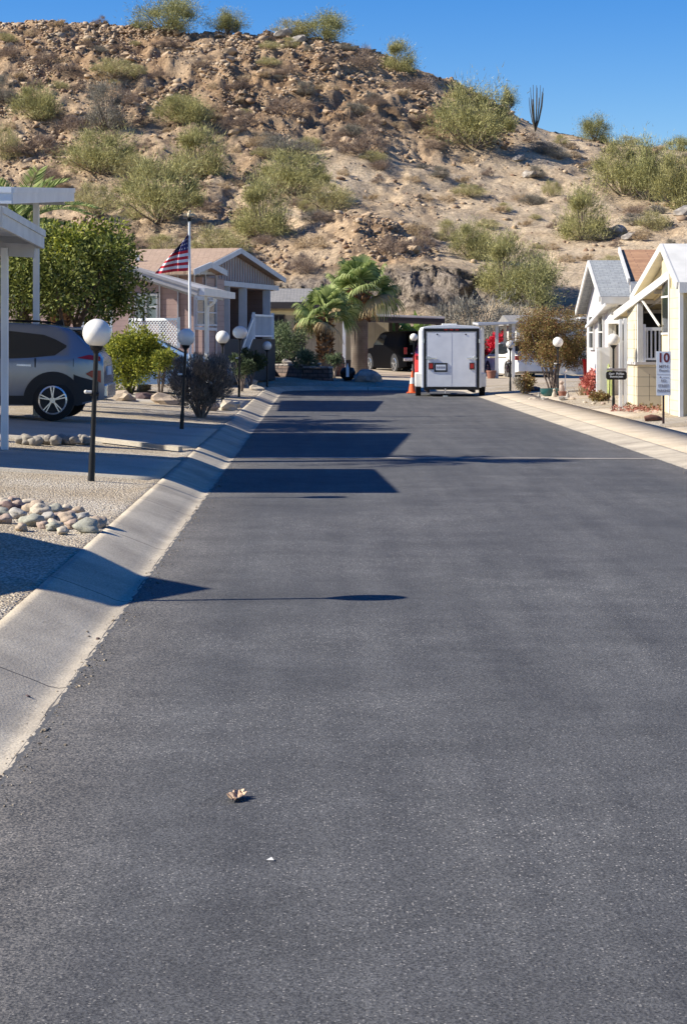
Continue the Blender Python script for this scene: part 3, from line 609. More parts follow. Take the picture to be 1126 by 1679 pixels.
def two_mat_mesh(name, V, F_, s, m1, m2):
    off = len(V); fs = [list(map(int, f)) for f in F_]+[[i+off for i in f] for f in s.f]
    me = bpy.data.meshes.new(name); me.from_pydata(V.tolist()+[tuple(p) for p in s.v], [], fs); me.materials.append(m1); me.materials.append(m2)
    me.polygons.foreach_set('material_index', np.array([0]*len(F_)+[1]*len(s.f), dtype=np.int32)); me.update(); return me
VAR = {}
for nm, mat, kw in (('palo', 'palo', {}), ('olive', 'palob', dict(n=12000, ln=.10)), ('pale', 'pale', dict(n=6000, ln=.12)), ('grey', 'greyleaf', dict(n=9000, ln=.11)), ('dry', 'dry', dict(n=2600, ln=.24, wd=.011, nc=12, H=.9)), ('straw', 'straw', dict(n=1300, ln=.3, wd=.02, nc=9, H=.8))):
    VAR[nm] = [two_mat_mesh(nm, *wispy(hash_ * 13 + len(nm), **kw), M[mat], M['twig']) for hash_ in range(1, 4)]
def shrub(name, kind, p, rx, h, label, cat='shrub', group=None, var=0, ry=None):
    o = bpy.data.objects.new(name, VAR[kind][var % 3]); C.objects.link(o); o.location = p; o.rotation_euler = (0, 0, (p[0]*7.3) % 6.28)
    k = 1.15; rx *= 1.1; h *= 1.06; o.scale = (rx, ry or rx*.9, h/k); o.rotation_euler = (0, 0, [0, 3.14, 1.57][var % 3] if abs((ry or rx)-rx) < rx*.3 else 0)
    return tag(o, label, cat, group)
NG = [0]
def hs_(px, py, wpx, hpx, kind, label, cat='shrub', name='desert_shrub', group=None):
    p = hit(px, py); k = p.y/F; NG[0] += 1
    return shrub(name, kind, p-Vector((0, 0, .15)), wpx*k/2*1.0, hpx*k, label, cat, group, NG[0])
L_ = [(280, 52, 112, 62, 'olive', 'large dark olive shrub on the skyline, leftmost of the skyline shrubs'), (373, 52, 68, 42, 'olive', 'small round shrub on the skyline right of the large dark one'),
 (482, 55, 72, 36, 'pale', 'low pale shrub on the skyline left of a darker one'), (533, 62, 85, 50, 'olive', 'dark shrub on the skyline above the rubble, right of the low pale one'),
 (655, 118, 74, 52, 'palo', 'yellow green shrub on the skyline ridge above the steep shaded bank'), (593, 114, 56, 44, 'dry', 'bare brown shrub on the ridge left of the yellow green one'),
 (775, 240, 125, 110, 'palo', 'big dense green shrub on the ridge left of the ocotillo'), (832, 152, 36, 38, 'olive', 'thin small tree with a dark clump sticking up behind the big ridge shrub'),
 (975, 232, 62, 42, 'olive', 'round dark shrub alone on the right skyline'), (1022, 318, 100, 95, 'palo', 'tall green shrub, left of the joined pair at the upper right'), (1065, 330, 90, 100, 'olive', 'olive green shrub in the middle of the upper right clump'),
 (1112, 345, 90, 110, 'palo', 'green shrub cut by the right edge of the photo'), (1112, 246, 50, 26, 'olive', 'low green shrub on the skyline at the right edge'), (957, 392, 104, 84, 'palo', 'bright green shrub left of the grey boulders'),
 (1072, 378, 62, 38, 'pale', 'small yellowish shrub right of the grey boulders'), (904, 322, 34, 30, 'pale', 'small yellowish shrub below the shaded ledge'), (830, 478, 115, 95, 'palo', 'green shrub above the right end of the rock face'),
 (778, 425, 80, 70, 'palo', 'green shrub uphill of the rock face, upper one of the row'), (878, 506, 100, 92, 'olive', 'dense green shrub at the foot of the tan slope behind the brown tree'), (735, 392, 60, 36, 'pale', 'pale thin shrub at the top of the green row above the rock face'),
 (63, 196, 84, 62, 'palo', 'round yellow green shrub near the left edge, upper slope'), (186, 125, 74, 34, 'pale', 'low pale green shrub high on the left slope'), (176, 212, 92, 78, 'grey', 'grey green shrub with a crooked dark branch'),
 (302, 204, 98, 52, 'palo', 'wide green shrub on the upper slope below the rubble'), (165, 285, 118, 76, 'palo', 'broad green shrub above the left carport roof'), (8, 168, 50, 46, 'grey', 'grey shrub at the left edge, higher one'), (12, 262, 56, 66, 'pale', 'yellowish shrub at the left edge, lower one'),
 (262, 362, 135, 108, 'palo', 'large open shrub with visible bare trunks behind the flagpole house'), (328, 288, 122, 78, 'palo', 'large yellow green shrub uphill of the one with bare trunks'), (230, 300, 80, 50, 'pale', 'pale shrub to the left of the large yellow green shrub'),
 (480, 320, 112, 76, 'palo', 'green shrub, uphill one of the three behind the small palm'), (432, 388, 120, 90, 'palo', 'green shrub, lower left one of the three behind the small palm'), (540, 345, 96, 56, 'pale', 'yellowish shrub, right one of the three behind the small palm'),
 (152, 352, 70, 60, 'pale', 'thin pale shrub behind the leafy tree by the left carport'), (270, 422, 84, 40, 'pale', 'pale yellow shrub behind the roof left of the flag'), (362, 424, 110, 60, 'pale', 'pale yellow shrub behind the roof ridge right of the flag'),
 (25, 96, 60, 26, 'dry', 'dark bare shrub near the left edge under the crest'), (75, 98, 44, 20, 'dry', 'low bare shrub right of the dark one under the crest'), (600, 252, 84, 50, 'dry', 'bare grey shrub on the slope above the sandy gully'),
 (455, 250, 60, 30, 'grey', 'small grey shrub uphill of the three green ones'), (640, 415, 60, 36, 'dry', 'bare reddish shrub on the rocky mound, left one'), (690, 410, 66, 40, 'dry', 'bare reddish shrub on the rocky mound, right one'), (508, 446, 66, 42, 'dry', 'bare grey shrub above the grey roof'),
 (118, 218, 56, 30, 'dry', 'bare shrub between the round green shrubs on the left'), (60, 250, 90, 34, 'dry', 'bare dark shrub on the lower left slope'), (215, 165, 60, 24, 'dry', 'bare shrub above the crooked branch shrub'), (470, 190, 90, 34, 'dry', 'bare brown shrub across the middle of the upper slope'), (400, 205, 60, 26, 'dry', 'bare shrub left of the brown one on the upper slope'), (700, 150, 70, 32, 'dry', 'bare shrub on the shaded bank below the ridge'), (100, 118, 50, 20, 'dry', 'small bare shrub below the crest on the left'), (600, 205, 60, 26, 'dry', 'bare shrub below the middle of the ridge'), (80, 300, 70, 30, 'dry', 'bare dark shrub above the left carport roof'), (330, 345, 60, 26, 'dry', 'bare shrub under the large shrub near the flag'),
 (773, 604, 20, 14, 'dry', 'bare twigs in front of the bougainvillea')]
for q in L_[:-1]: hs_(*q)
tuft = [(785, 318), (735, 333), (862, 372), (872, 420), (932, 430), (1050, 395), (620, 300), (700, 330), (760, 300), (905, 375), (858, 330), (818, 350), (800, 290), (940, 260), (960, 275), (1000, 250), (680, 300), (610, 330), (840, 395), (905, 410), (960, 430), (1010, 405), (50, 60), (95, 45), (165, 40), (245, 48), (430, 130), (260, 130), (350, 150), (520, 150), (560, 230), (390, 250), (30, 130), (130, 150), (225, 120), (700, 200), (870, 235), (935, 245), (1075, 250), (420, 300), (565, 290), (350, 200), (240, 245), (770, 270), (330, 110), (540, 105), (20, 215), (100, 200), (235, 205), (370, 310), (400, 350), (620, 180), (655, 215), (140, 80), (60, 145), (310, 240), (390, 175)]
for i, (px, py) in enumerate(tuft):
    p = hit(px, py); k = p.y/F; w_ = (26+(i*37) % 22)*k; o = shrub('dry_tuft', 'straw' if i % 3 else 'dry', p, w_/2.6, 13*k*1.25, 'low straw coloured tuft of dry brush on the hillside', 'dry brush', 'dry tufts on the hillside', i)
rg = random.Random(11)
for i in range(280):
    t = rg.uniform(-40, 1150); y = rg.uniform(108, 163); x = (t-VX)*y/F
    if t > 560 and rg.random() < .6: continue
    kd = rg.choice(['dry', 'dry', 'straw', 'grey', 'pale']); s = rg.uniform(.35, 1.15)
    shrub('dry_brush', kd, (x, y, float(hz(np.array(x), np.array(y)))-.05), s, s*.9, 'small dry brush plant growing among the rubble of the hillside', 'dry brush', 'small dry brush on the hillside', i)
# ocotillo
p = hit(877, 216); s = MB(); rr = random.Random(5)
for i in range(15):
    a = rr.uniform(0, 6.28); ln = rr.uniform(2.4, 3.9); sp = rr.uniform(.5, 1.15)
    s.tube([(math.cos(a)*sp*q*(1.1-.5*q), math.sin(a)*sp*q*(1.1-.5*q), ln*q) for q in (0, .3, .65, 1)], [.045, .04, .035, .02], 5)
o = s.build('ocotillo', pm('ocotillo_stem', (.10, .085, .06), .9, (.05, .045, .035), 6), None); o.location = p; tag(o, 'tall ocotillo of bare dark wands standing on the ridge against the sky', 'ocotillo')
# broadleaf crowns
def leafy(name, parent, mat, centers, n, ln, wd, seed, spread=.3, up=.2, droop=0):
    rng = np.random.default_rng(seed); C_ = np.array([c[:3] for c in centers]); Rr = np.array([c[3] for c in centers])
    pr = Rr**2/np.sum(Rr**2); k = rng.choice(len(C_), n, p=pr)
    d = rng.normal(size=(n, 3)); d /= np.linalg.norm(d, axis=1, keepdims=True)
    rad = Rr[k]*(rng.uniform(0, 1, n)**.42); P = C_[k]+d*rad[:, None]
    # sub-clumping
    nz = np.array([mnoise.noise(Vector(q)*2.6) for q in P]); keep = nz > rng.uniform(-.45, .12, n); P = P[keep]; d = d[keep]
    D = d+np.array([0, 0, up])+rng.normal(size=P.shape)*.7
    V, F_ = slivers(P, D, ln*rng.uniform(.6, 1.3, len(P)), wd*rng.uniform(.7, 1.2, len(P)), rng, True)
    return npmesh(name, V, F_, mat, parent, False, True)
def limbs(s, base, tips, r0, seed, bend=.25):
    rg_ = random.Random(seed); base = Vector(base)
    for tp in tips:
        tp = Vector(tp); m = base.lerp(tp, .5)+Vector((rg_.uniform(-1, 1), rg_.uniform(-1, 1), rg_.uniform(0, .6)))*bend*(tp-base).length*.4
        s.tube([base-Vector((0, 0, .1)), base.lerp(m, .6), m, m.lerp(tp, .6), tp], [r0, r0*.8, r0*.6, r0*.4, r0*.15], 7)
def tree(name, label, cat, base, cs, mat, n, ln, wd, seed, r0, trunkmat=None, ntips=6, up=.2):
    root = thing(name, label, cat, tuple(base)); s = MB()
    rg_ = random.Random(seed); tips = [c[:3] for c in rg_.sample(cs, min(ntips, len(cs)))]
    for k, tp in enumerate(tips): limbs(s, (base[0]+rg_.uniform(-1, 1)*r0*1.5, base[1]+rg_.uniform(-1, 1)*r0, base[2]), [tp], r0*rg_.uniform(.6, 1), seed+k)
    s.build('trunk', trunkmat or M['bark'], root, True); leafy('crown', root, mat, cs, n, ln, wd, seed, up=up); return root
def blob(c, r, n, sp, seed):
    rg_ = random.Random(seed); o = []
    for i in range(n):
        a = rg_.uniform(0, 6.28); q = rg_.uniform(.1, 1)**.6; e = rg_.uniform(-.9, 1)
        o.append((c[0]+math.cos(a)*q*r[0], c[1]+math.sin(a)*q*r[1], c[2]+e*r[2]*math.sqrt(max(.1, 1-q*q*.7)), sp*rg_.uniform(.55, 1.35)))
    return o
# big leafy tree behind the car
Y = 36.5; c = at(128, 452, Y); b = gpx(120, Y)
tree('leafy_tree', 'dense leafy tree with yellowing top behind the parked grey car', 'tree', b, blob((c.x, Y-.4, c.z), (1.12, 2.4, .74), 62, .42, 2)+blob((at(45, 470, Y).x, Y+.2, at(45, 480, Y).z), (1.0, 1.6, .6), 22, .42, 3), M['green'], 32000, .10, .045, 1, .10, ntips=9)
# yellow-green shrub
leafy('yellowing_leaves', bpy.data.objects['leafy_tree'], M['yellowgreen'], blob((c.x+.25, Y-.6, c.z+.55), (.75, 1.6, .28), 16, .26, 22), 4200, .09, .045, 23)
Y = 46.5; b = gpx(212, Y); c = at(216, 578, Y)
tree('green_shrub', 'bright yellow green leafy shrub between the car and the grey bush', 'shrub', b, blob((c.x+.03, Y, c.z-.12), (.66, .6, .58), 44, .27, 5), M['yellowgreen'], 20000, .08, .04, 6, .035, ntips=7)
b2 = gpx(262, 45.0); tree('green_shrub', 'small yellow green shrub just left of the second lamp post, touching the grey bush', 'shrub', b2, blob((at(268, 588, 45).x, 45, at(268, 588, 45).z), (.18, .3, .14), 6, .2, 8), M['yellowgreen'], 1800, .08, .04, 9, .025)
# grey sage bush by the second lamp
b = gp(330, 684); Y = b.y
root = thing('sage_bush', 'rounded grey purple sage bush beside the second lamp post on the left', 'bush', tuple(b)); k = Y/F
s = MB(); rg_ = random.Random(3)
for i in range(16):
    a = rg_.uniform(0, 6.28); q = rg_.uniform(.2, .62); s.tube([(b.x+math.cos(a)*.05, b.y, b.z-.03), (b.x+math.cos(a)*q*.5, b.y+math.sin(a)*q*.5, b.z+.35), (b.x+math.cos(a)*q, b.y+math.sin(a)*q, b.z+rg_.uniform(.6, 1.0))], [.022, .014, .005], 5)
s.build('stem', M['twig'], root, True)
cs = blob((b.x-.05, b.y, b.z+.64), (.60, .55, .42), 40, .2, 4)
rng = np.random.default_rng(8); C_ = np.array(cs); kk = rng.integers(0, len(cs), 24000); d = rng.normal(size=(24000, 3)); d /= np.linalg.norm(d, axis=1, keepdims=True)
P = C_[kk, :3]+d*(C_[kk, 3]*rng.uniform(0, 1, 24000)**.4)[:, None]; D = (P-np.array([b.x, b.y, b.z+.2]))+rng.normal(size=P.shape)*.25+np.array([0, 0, .25])
Vv, Ff = slivers(P, D, .07*rng.uniform(.5, 1.4, 24000), .013, rng); npmesh('foliage', Vv, Ff, M['sage'], root, False, True)
# feather palms (two behind the left carports)
def feather(seed, n, L0, droop):
    rng = np.random.default_rng(seed); out = []
    for i in range(n):
        a = i*2.4+rng.uniform(-.3, .3); el = rng.uniform(.2, 1.25); L = L0*rng.uniform(.8, 1.1); pts = []
        for q in np.linspace(0, 1, 9):
            h = math.cos(el)*L*q; z = math.sin(el)*L*q-droop*L*q*q*(1.1-el*.4); pts.append((math.cos(a)*h, math.sin(a)*h, z))
        out.append(pts)
    return out
def feather_palm(base, height, label, seed, L0=1.9, r=.16):
    root = thing('feather_palm', label, 'palm tree', tuple(base)); s = MB(); b = Vector(base)
    s.tube([b-Vector((0, 0, .1)), b+Vector((0, 0, height*.5)), b+Vector((0, 0, height))], [r*1.2, r, r*.9], 10); s.build('trunk', M['palmbark'], root, True)
    P = []; D = []; W_ = []; s2 = MB(); fr = feather(seed, 22, L0, .55); top = b+Vector((0, 0, height))
    for pts in fr:
        pts = [top+Vector(q) for q in pts]; s2.tube(pts, [.03, .028, .025, .022, .018, .014, .01, .008, .005], 5)
        for j in range(1, 8):
            for q in (0, .25, .5, .75):
                p0 = pts[j].lerp(pts[j+1], q); d = (pts[j+1]-pts[j]).normalized(); sd = d.cross(Vector((0, 0, 1))).normalized()
                for sg_ in (-1, 1): P.append(p0); D.append(sd*sg_+d*.7+Vector((0, 0, .25))); W_.append(.42*(1-abs(j/8-.4)*.9))
    s2.build('frond_rib', M['palmleaf'], root, True)
    V, F_ = slivers(np.array([p[:] for p in P]), np.array([p[:] for p in D]), np.array(W_), .035, np.random.default_rng(seed), True)
    npmesh('frond', V, F_, M['palmleaf'], root, False, True)
feather_palm((-7.3, 25.3, .35), 5.9, 'feather palm at the left edge between the two carports', 2, 1.75)
feather_palm((-5.9, 38.5, .38), 3.5, 'feather palm with fronds showing above the higher left carport roof', 5, 1.9)
# fan palms
def fan_palm(base, th, r0, r1, crown, nf, seed, label, bootfrom=.45, name='fan_palm', scale=1):
    root = thing(name, label, 'palm tree', tuple(base)); b = Vector(base); rng = np.random.default_rng(seed); s = MB()
    N_ = 9; s.tube([b+Vector((0, 0, -.15))]+[b+Vector((0, 0, th*i/N_)) for i in range(1, N_+1)], [r0*1.12]+[r0+(r1-r0)*i/N_ for i in range(1, N_+1)], 18); s.build('trunk', M['palmbark'], root, True)
    # old leaf bases
    P = []; D = []
    for i in range(420):
        a = rng.uniform(0, 6.28); z = th*rng.uniform(bootfrom, 1.02); rr_ = r0+(r1-r0)*z/th
        P.append((b.x+math.cos(a)*rr_*.95, b.y+math.sin(a)*rr_*.95, b.z+z)); D.append((math.cos(a)*.8, math.sin(a)*.8, rng.uniform(.2, 1.2)))
    V, F_ = slivers(np.array(P), np.array(D), .17*rng.uniform(.6, 1.4, 420), .11, rng, True); npmesh('leaf_base', V, F_, M['palmboot'], root, False, True)
    top = b+Vector((0, 0, th)); ribs = MB(); V_g, F_g, V_d, F_d = [], [], [], []
    for i in range(nf):
        a = i*2.39996+rng.uniform(-.2, .2); q = i/(nf-1); el = 1.45-q*1.72+rng.uniform(-.12, .12)      # upright to hanging
        pl = crown*rng.uniform(.42, .55); d0 = Vector((math.cos(a)*math.cos(el), math.sin(a)*math.cos(el), math.sin(el)))
        hub = top+d0*pl+Vector((0, 0, -.10*pl)); ribs.tube([top, top+d0*pl*.5+Vector((0, 0, .02)), hub], [.03, .024, .018], 5)
        side = d0.cross(Vector((0, 0, 1))); side = side.normalized() if side.length > .1 else Vector((1, 0, 0)); nrm = side.cross(d0).normalized()
        fl = crown*rng.uniform(.48, .66); ns = 30; tw = rng.uniform(-.5, .5); side = (side*math.cos(tw)+nrm*math.sin(tw)).normalized(); nrm = side.cross(d0).normalized()
        for j in range(ns):
            an = (j/(ns-1)-.5)*R(190); dd = (d0*math.cos(an)+side*math.sin(an)+nrm*.12*math.cos(an*2)).normalized(); ln = fl*(1-.22*abs(an)/1.8)*rng.uniform(.9, 1.08)
            wv = (side*math.cos(an)-d0*math.sin(an)); wv = wv/max(wv.length, 1e-6)
            pts = []
            for t in (0, .35, .65, .85, 1):
                dr = max(0, t-.5)**1.6*ln*(.7+.8*q); pts.append((hub+dd*ln*t*(1-.25*max(0, t-.5))-Vector((0, 0, dr)), [.010, .022, .021, .012, .002][[0, .35, .65, .85, 1].index(t)]*crown*.95))
            dead = q > .93
            Vt, Ft = (V_d, F_d) if dead else (V_g, F_g)
            o_ = len(Vt)
            for p_, w_ in pts: Vt.append((p_-wv*w_)[:]); Vt.append((p_+wv*w_+nrm*.01)[:])
            for k_ in range(4): Ft.append([o_+2*k_, o_+2*k_+1, o_+2*k_+3, o_+2*k_+2])
    ribs.build('leaf_stalk', M['palmleaf'], root, True); npmesh('frond', V_g, np.array(F_g), M['palmleaf'], root, False, True)
    if V_d: npmesh('dead_frond', V_d, np.array(F_d), M['deadleaf'], root, False, True)
    return root
YP = 73; b = at(589, 607, YP); fan_palm(b, at(0, 480, YP).z-b.z, .31, .34, 1.72, 34, 3, 'larger fan palm with a thick ringed grey trunk in front of the tan house', .62)
YQ = 70; b = at(533, 603, YQ); fan_palm(b, at(0, 519, YQ).z-b.z, .24, .18, 1.4, 24, 7, 'smaller fan palm with a shaggy trunk, left of the thick trunked one', .1)
fan_palm((at(100, 380, 41).x, 41, .37), 2.9, .12, .12, .62, 14, 9, 'small fan palm poking above the leafy tree on the left')
# large grey twig bush at the cliff foot, and brown tree
for (px, py, w_, h_, kd, lab, Y) in ((785, 585, 150, 100, 'grey', 'wide grey twiggy tree below the rock face behind the trailer', 92), (735, 585, 70, 88, 'grey', 'narrower grey twiggy tree left of the wide one', 93), (840, 588, 90, 90, 'grey', 'grey twiggy tree just left of the brown tree, behind the carport', 94)):
    p = at(px, py, Y); p.z = gz(p.x, Y); shrub('twiggy_tree', kd, p, w_*Y/F/2, (VY-(py-h_))*Y/F+EYE-p.z, lab, 'tree', None, 1)
Y = 56; b = gpx(905, Y); c = at(905, 553, Y)
tree('brown_tree', 'wide low tree with sparse brown leaves beside the right lamps', 'tree', b, blob((c.x, Y, c.z-.06), (.95, .9, .84), 64, .30, 12), M['brownleaf'], 46000, .05, .028, 13, .035, M['twig'], 12)
# centre shrubs (dark, in shade of the porch)
for (px, py, rx, rz_, Y, mat, n, lab) in ((464, 561, 1.15, 1.0, 70, 'greenshade', 11000, 'dark blue green shrub in front of the porch railing'), (412, 590, .45, .6, 60, 'darkgreen', 5000, 'low dark shrub below the porch steps'), (500, 590, .5, .35, 67.5, 'greenshade', 2600, 'loose green shrub between the dark shrub and the small palm'), (548, 592, .30, .3, 68, 'greenshade', 1500, 'small green shrub at the foot of the smaller fan palm'), (396, 600, .45, .4, 56, 'darkgreen', 2600, 'dark shrub beside the fourth lamp post')):
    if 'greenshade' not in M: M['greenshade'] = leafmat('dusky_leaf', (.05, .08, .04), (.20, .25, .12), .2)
    b = gpx(px, Y); c = at(px, py, Y); tree('garden_shrub', lab, 'shrub', b, blob((c.x, Y, c.z), (rx*.7, rx*.7, rz_*.6), 14, rx*.42, int(px)), M[mat], n, .10, .03, int(px), .02, M['twig'], 7, .5)
# plants beyond the far carport
rg_ = random.Random(8)
for (px, py, Y, lab) in ((655, 545, 92.5, 'broad leaved plant behind the open carport, left one'), (683, 540, 93.5, 'broad leaved plant behind the open carport, right one')):
    b = gpx(px, Y); root = thing('broad_leaved_plant', lab, 'plant', tuple(b)); P = []; D = []
    for i in range(34): a = rg_.uniform(0, 6.28); P.append((b.x+rg_.uniform(-.5, .5), Y+rg_.uniform(-.3, .3), b.z+rg_.uniform(.6, 1.9))); D.append((math.cos(a), math.sin(a)*.4, rg_.uniform(-.2, .8)))
    V, F_ = slivers(np.array(P), np.array(D), 1.0, .42, np.random.default_rng(4), True); npmesh('leaf', V, F_, M['banana'], root, False, True)
    s = MB(); [s.tube([(b.x+q, Y, b.z-.1), (b.x+q*1.6, Y, b.z+1.8)], [.08, .03], 6) for q in (-.25, 0, .25)]; s.build('stem', M['cactus'], root, True)
for (px, w_, lab) in ((640, 1.2, 'bright green hedge shrub behind the black truck, left'), (672, 1.3, 'bright green hedge shrub behind the black truck, right')):
    b = gpx(px, 91.3); tree('hedge_shrub', lab, 'shrub', b, blob((b.x, 91.3, b.z+.9), (.8, .5, .5), 12, .4, int(px)), M['yellowgreen'], 2500, .14, .08, int(px), .03)
# bougainvillea behind the right carport posts
for (px, py, lab, n) in ((795, 568, 'red bougainvillea left of the planter box', 1500), (822, 560, 'red bougainvillea above the planter box', 1700)):
    b = gpx(px, 80); c = at(px, py, 80); root = tree('bougainvillea', lab, 'flowering shrub', b, blob((c.x, 80, c.z), (.4, .4, .42), 12, .22, int(px)), M['bract'], n, .11, .08, int(px), .03, M['twig'], 8)
    leafy('green_leaves', root, M['darkgreen'], blob((c.x, 80.2, c.z-.3), (.45, .4, .6), 12, .25, int(px)+1), 1200, .1, .06, int(px)+2)
# ---------------------------------------------------------------- lamps
def lamp(px, py, gy, gd, label, sx=1, lean=0, Y=None, x=None, group='globe lamps along the street'):
    if x is None:
        b = gp(px, py); h = (py-gy)*b.y/F; Rg = gd*b.y/F/2
    else:
        b = Vector((x, Y, gz(x, Y))); h = 1.46 if Y > 20 else 1.69; Rg = .14
    root = thing('globe_lamp', label, 'lamp post', tuple(b), 0, group); t = h-Rg*.93
    s = MB(); s.lathe([(.036, -.1), (.036, 0), (.034, .02), (.034, .26), (.027, .30), (.025, .5), (.024, t-.07), (.034, t-.06), (.034, t-.03)], n=16); s.build('post', M['black'], root, True, False)
    s = MB(); s.lathe([(.03, t-.05), (.055, t-.035), (.07, t), (.066, t+.02), (.05, t+.022)], n=18); s.build('collar', M['black'], root, True, False)
    s = MB(); s.sphere((0, 0, t+Rg*.93), Rg, 28, (sx, sx, 1)); s.build('globe', M['globe'], root, True, False)
    z = h*.60; s = MB(); s.cyl((-.03, -.01, z), (-.075, -.02, z), .016, n=10); s.sphere((-.085, -.022, z), .02, 10); s.build('sensor', M['white'], root, True, False)
    s = MB(); s.cyl((-.045, 0, z-.02), (.045, 0, z-.02), .02, n=10); s.build('bracket', M['black'], root, True, False)
    root.rotation_euler = (0, lean, 0); return root
lamp(150, 788, 546, 47, 'nearest globe lamp on the left, black leaning post on the gravel corner by the driveway', lean=R(2.2))
lamp(298, 705, 553, 29, 'second globe lamp on the left, in front of the grey sage bush', lean=R(2.8))
lamp(365, 669, 553, 22, 'third globe lamp on the left, at the right edge of the grey sage bush')
lamp(392, 650, 545, 21, 'fourth lamp on the left with a squashed oval globe, before the porch', 1.15, R(.8))
lamp(438, 634, 567, 15, 'fifth lamp on the left, small, before the stone retaining wall')
lamp(0, 0, 0, 0, 'black globe lamp left of the frame whose long thin shadow crosses the road', x=-2.25, Y=11.9)
rl = lamp(1005, 674, 557, 20.5, 'right lamp post holding the black name plate in front of the white porch')
lamp(914, 649, 561, 17, 'right lamp in front of the brown tree, second from the name plate lamp')
lamp(836, 640, 565, 13.5, 'small right lamp between the trailer and the low garden shrub')
b = at(678, 569, 70); l = lamp(0, 0, 0, 0, 'small globe lamp behind the orange cone beside the red car', x=b.x, Y=70)
# name plate on the right lamp
def text_mesh(body, size, mat, name, parent, M4, bold=0, sx=1):
    cu = bpy.data.curves.new('t', 'FONT'); cu.body = body; cu.size = size; cu.align_x = 'CENTER'; cu.align_y = 'CENTER'; cu.extrude = .001; cu.offset = bold; cu.space_line = 1
    ob = bpy.data.objects.new('t', cu); C.objects.link(ob); dg = bpy.context.evaluated_depsgraph_get(); me = bpy.data.meshes.new_from_object(ob.evaluated_get(dg)); bpy.data.objects.remove(ob)
    me.transform(M4 @ Matrix.Diagonal((sx, 1, 1, 1))); me.materials.clear(); me.materials.append(mat); return link(name, me, parent)
RX = Matrix.Rotation(R(90), 4, 'X')
L0 = FR[rl][0]; s = MB(); kY = L0.y/F; y0 = -.045
zt = at(0, 608.5, L0.y).z-L0.z; zb = at(0, 622.5, L0.y).z-L0.z; cx = (1009.3-1005)*kY; hw = 17*kY; zz = (zt+zb)/2; hh = (zt-zb)/2
root = thing('name_plate', 'black plate with white lettering hanging on the right lamp post', 'sign', (L0.x+cx, L0.y-.05, L0.z+zz))
pts = [(-hw, -hh*.55), (-hw*.86, -hh), (hw*.86, -hh), (hw, -hh*.55), (hw, hh*.55), (hw*.86, hh), (-hw*.86, hh), (-hw, hh*.55)]
s = MB(); s.prism([(x, 0, z) for x, z in pts], (0, .012, 0)); s.build('plate', M['black'], root, False, False)
s = MB(); s.box(-hw*.92, 0, hh+.01, hw*.92, .012, hh+.06); s.build('top_strip', M['lilac'], root, False, False)
text_mesh('Garr  Phillips', .062, M['signwhite'], 'lettering', root, Matrix.Translation((0, -.003, .035)) @ RX, .001); text_mesh('Bonnie Jean', .058, M['signwhite'], 'lettering', root, Matrix.Translation((0, -.003, -.025)) @ RX, .001)
s = MB(); s.beam((-hw*.6, .006, -hh), (-hw*.75, .006, -hh-.5), .012, .012); s.build('stake', M['black'], root, False, False)
# speed sign
b = gp(1087, 694); k = b.y/F; root = thing('speed_sign', 'white 10 MPH sign on a dark post beside the cream house', 'sign', tuple(b)); zt = (695-577)*k; zb = (695-649.5)*k; hw = 11.8*k
s = MB(); s.box(-.02, .004, -.1, .02, .03, zt-.02); s.build('post', pm('rusty_post', (.06, .03, .025), .7), root, False, False, .003)
s = MB(); s.box(-hw, -.004, zb, hw, .002, zt); s.build('panel', M['signwhite'], root, False, False, .0015)
H_ = zt-zb
for body, f_, size, mt_, bd, sx in (('10', .155, .23, 'signred', .006, .95), ('MPH', .345, .078, 'signgrey', .001, 1.1), ('Please!', .435, .062, 'signgrey', 0, 1), ('NO', .67, .068, 'signgrey', .001, .9), ('STREET', .785, .070, 'signgrey', .001, .85), ('PARKING', .895, .064, 'signgrey', .001, .85)):
    text_mesh(body, size, M[mt_], 'lettering', root, Matrix.Translation((0, -.006, zt-f_*H_)) @ RX, bd+.0015, sx)
s = MB(); s.box(-hw*.95, -.0065, zt-.525*H_, hw*.95, -.0045, zt-.52*H_); s.box(-hw*.1, -.0065, zt-.60*H_, hw*.75, -.0045, zt-.59*H_); s.sphere((-hw*.45, -.006, zt-.585*H_), .018, 8, (1, .2, 1)); s.build('printed_mark', M['signgrey'], root, False, False)
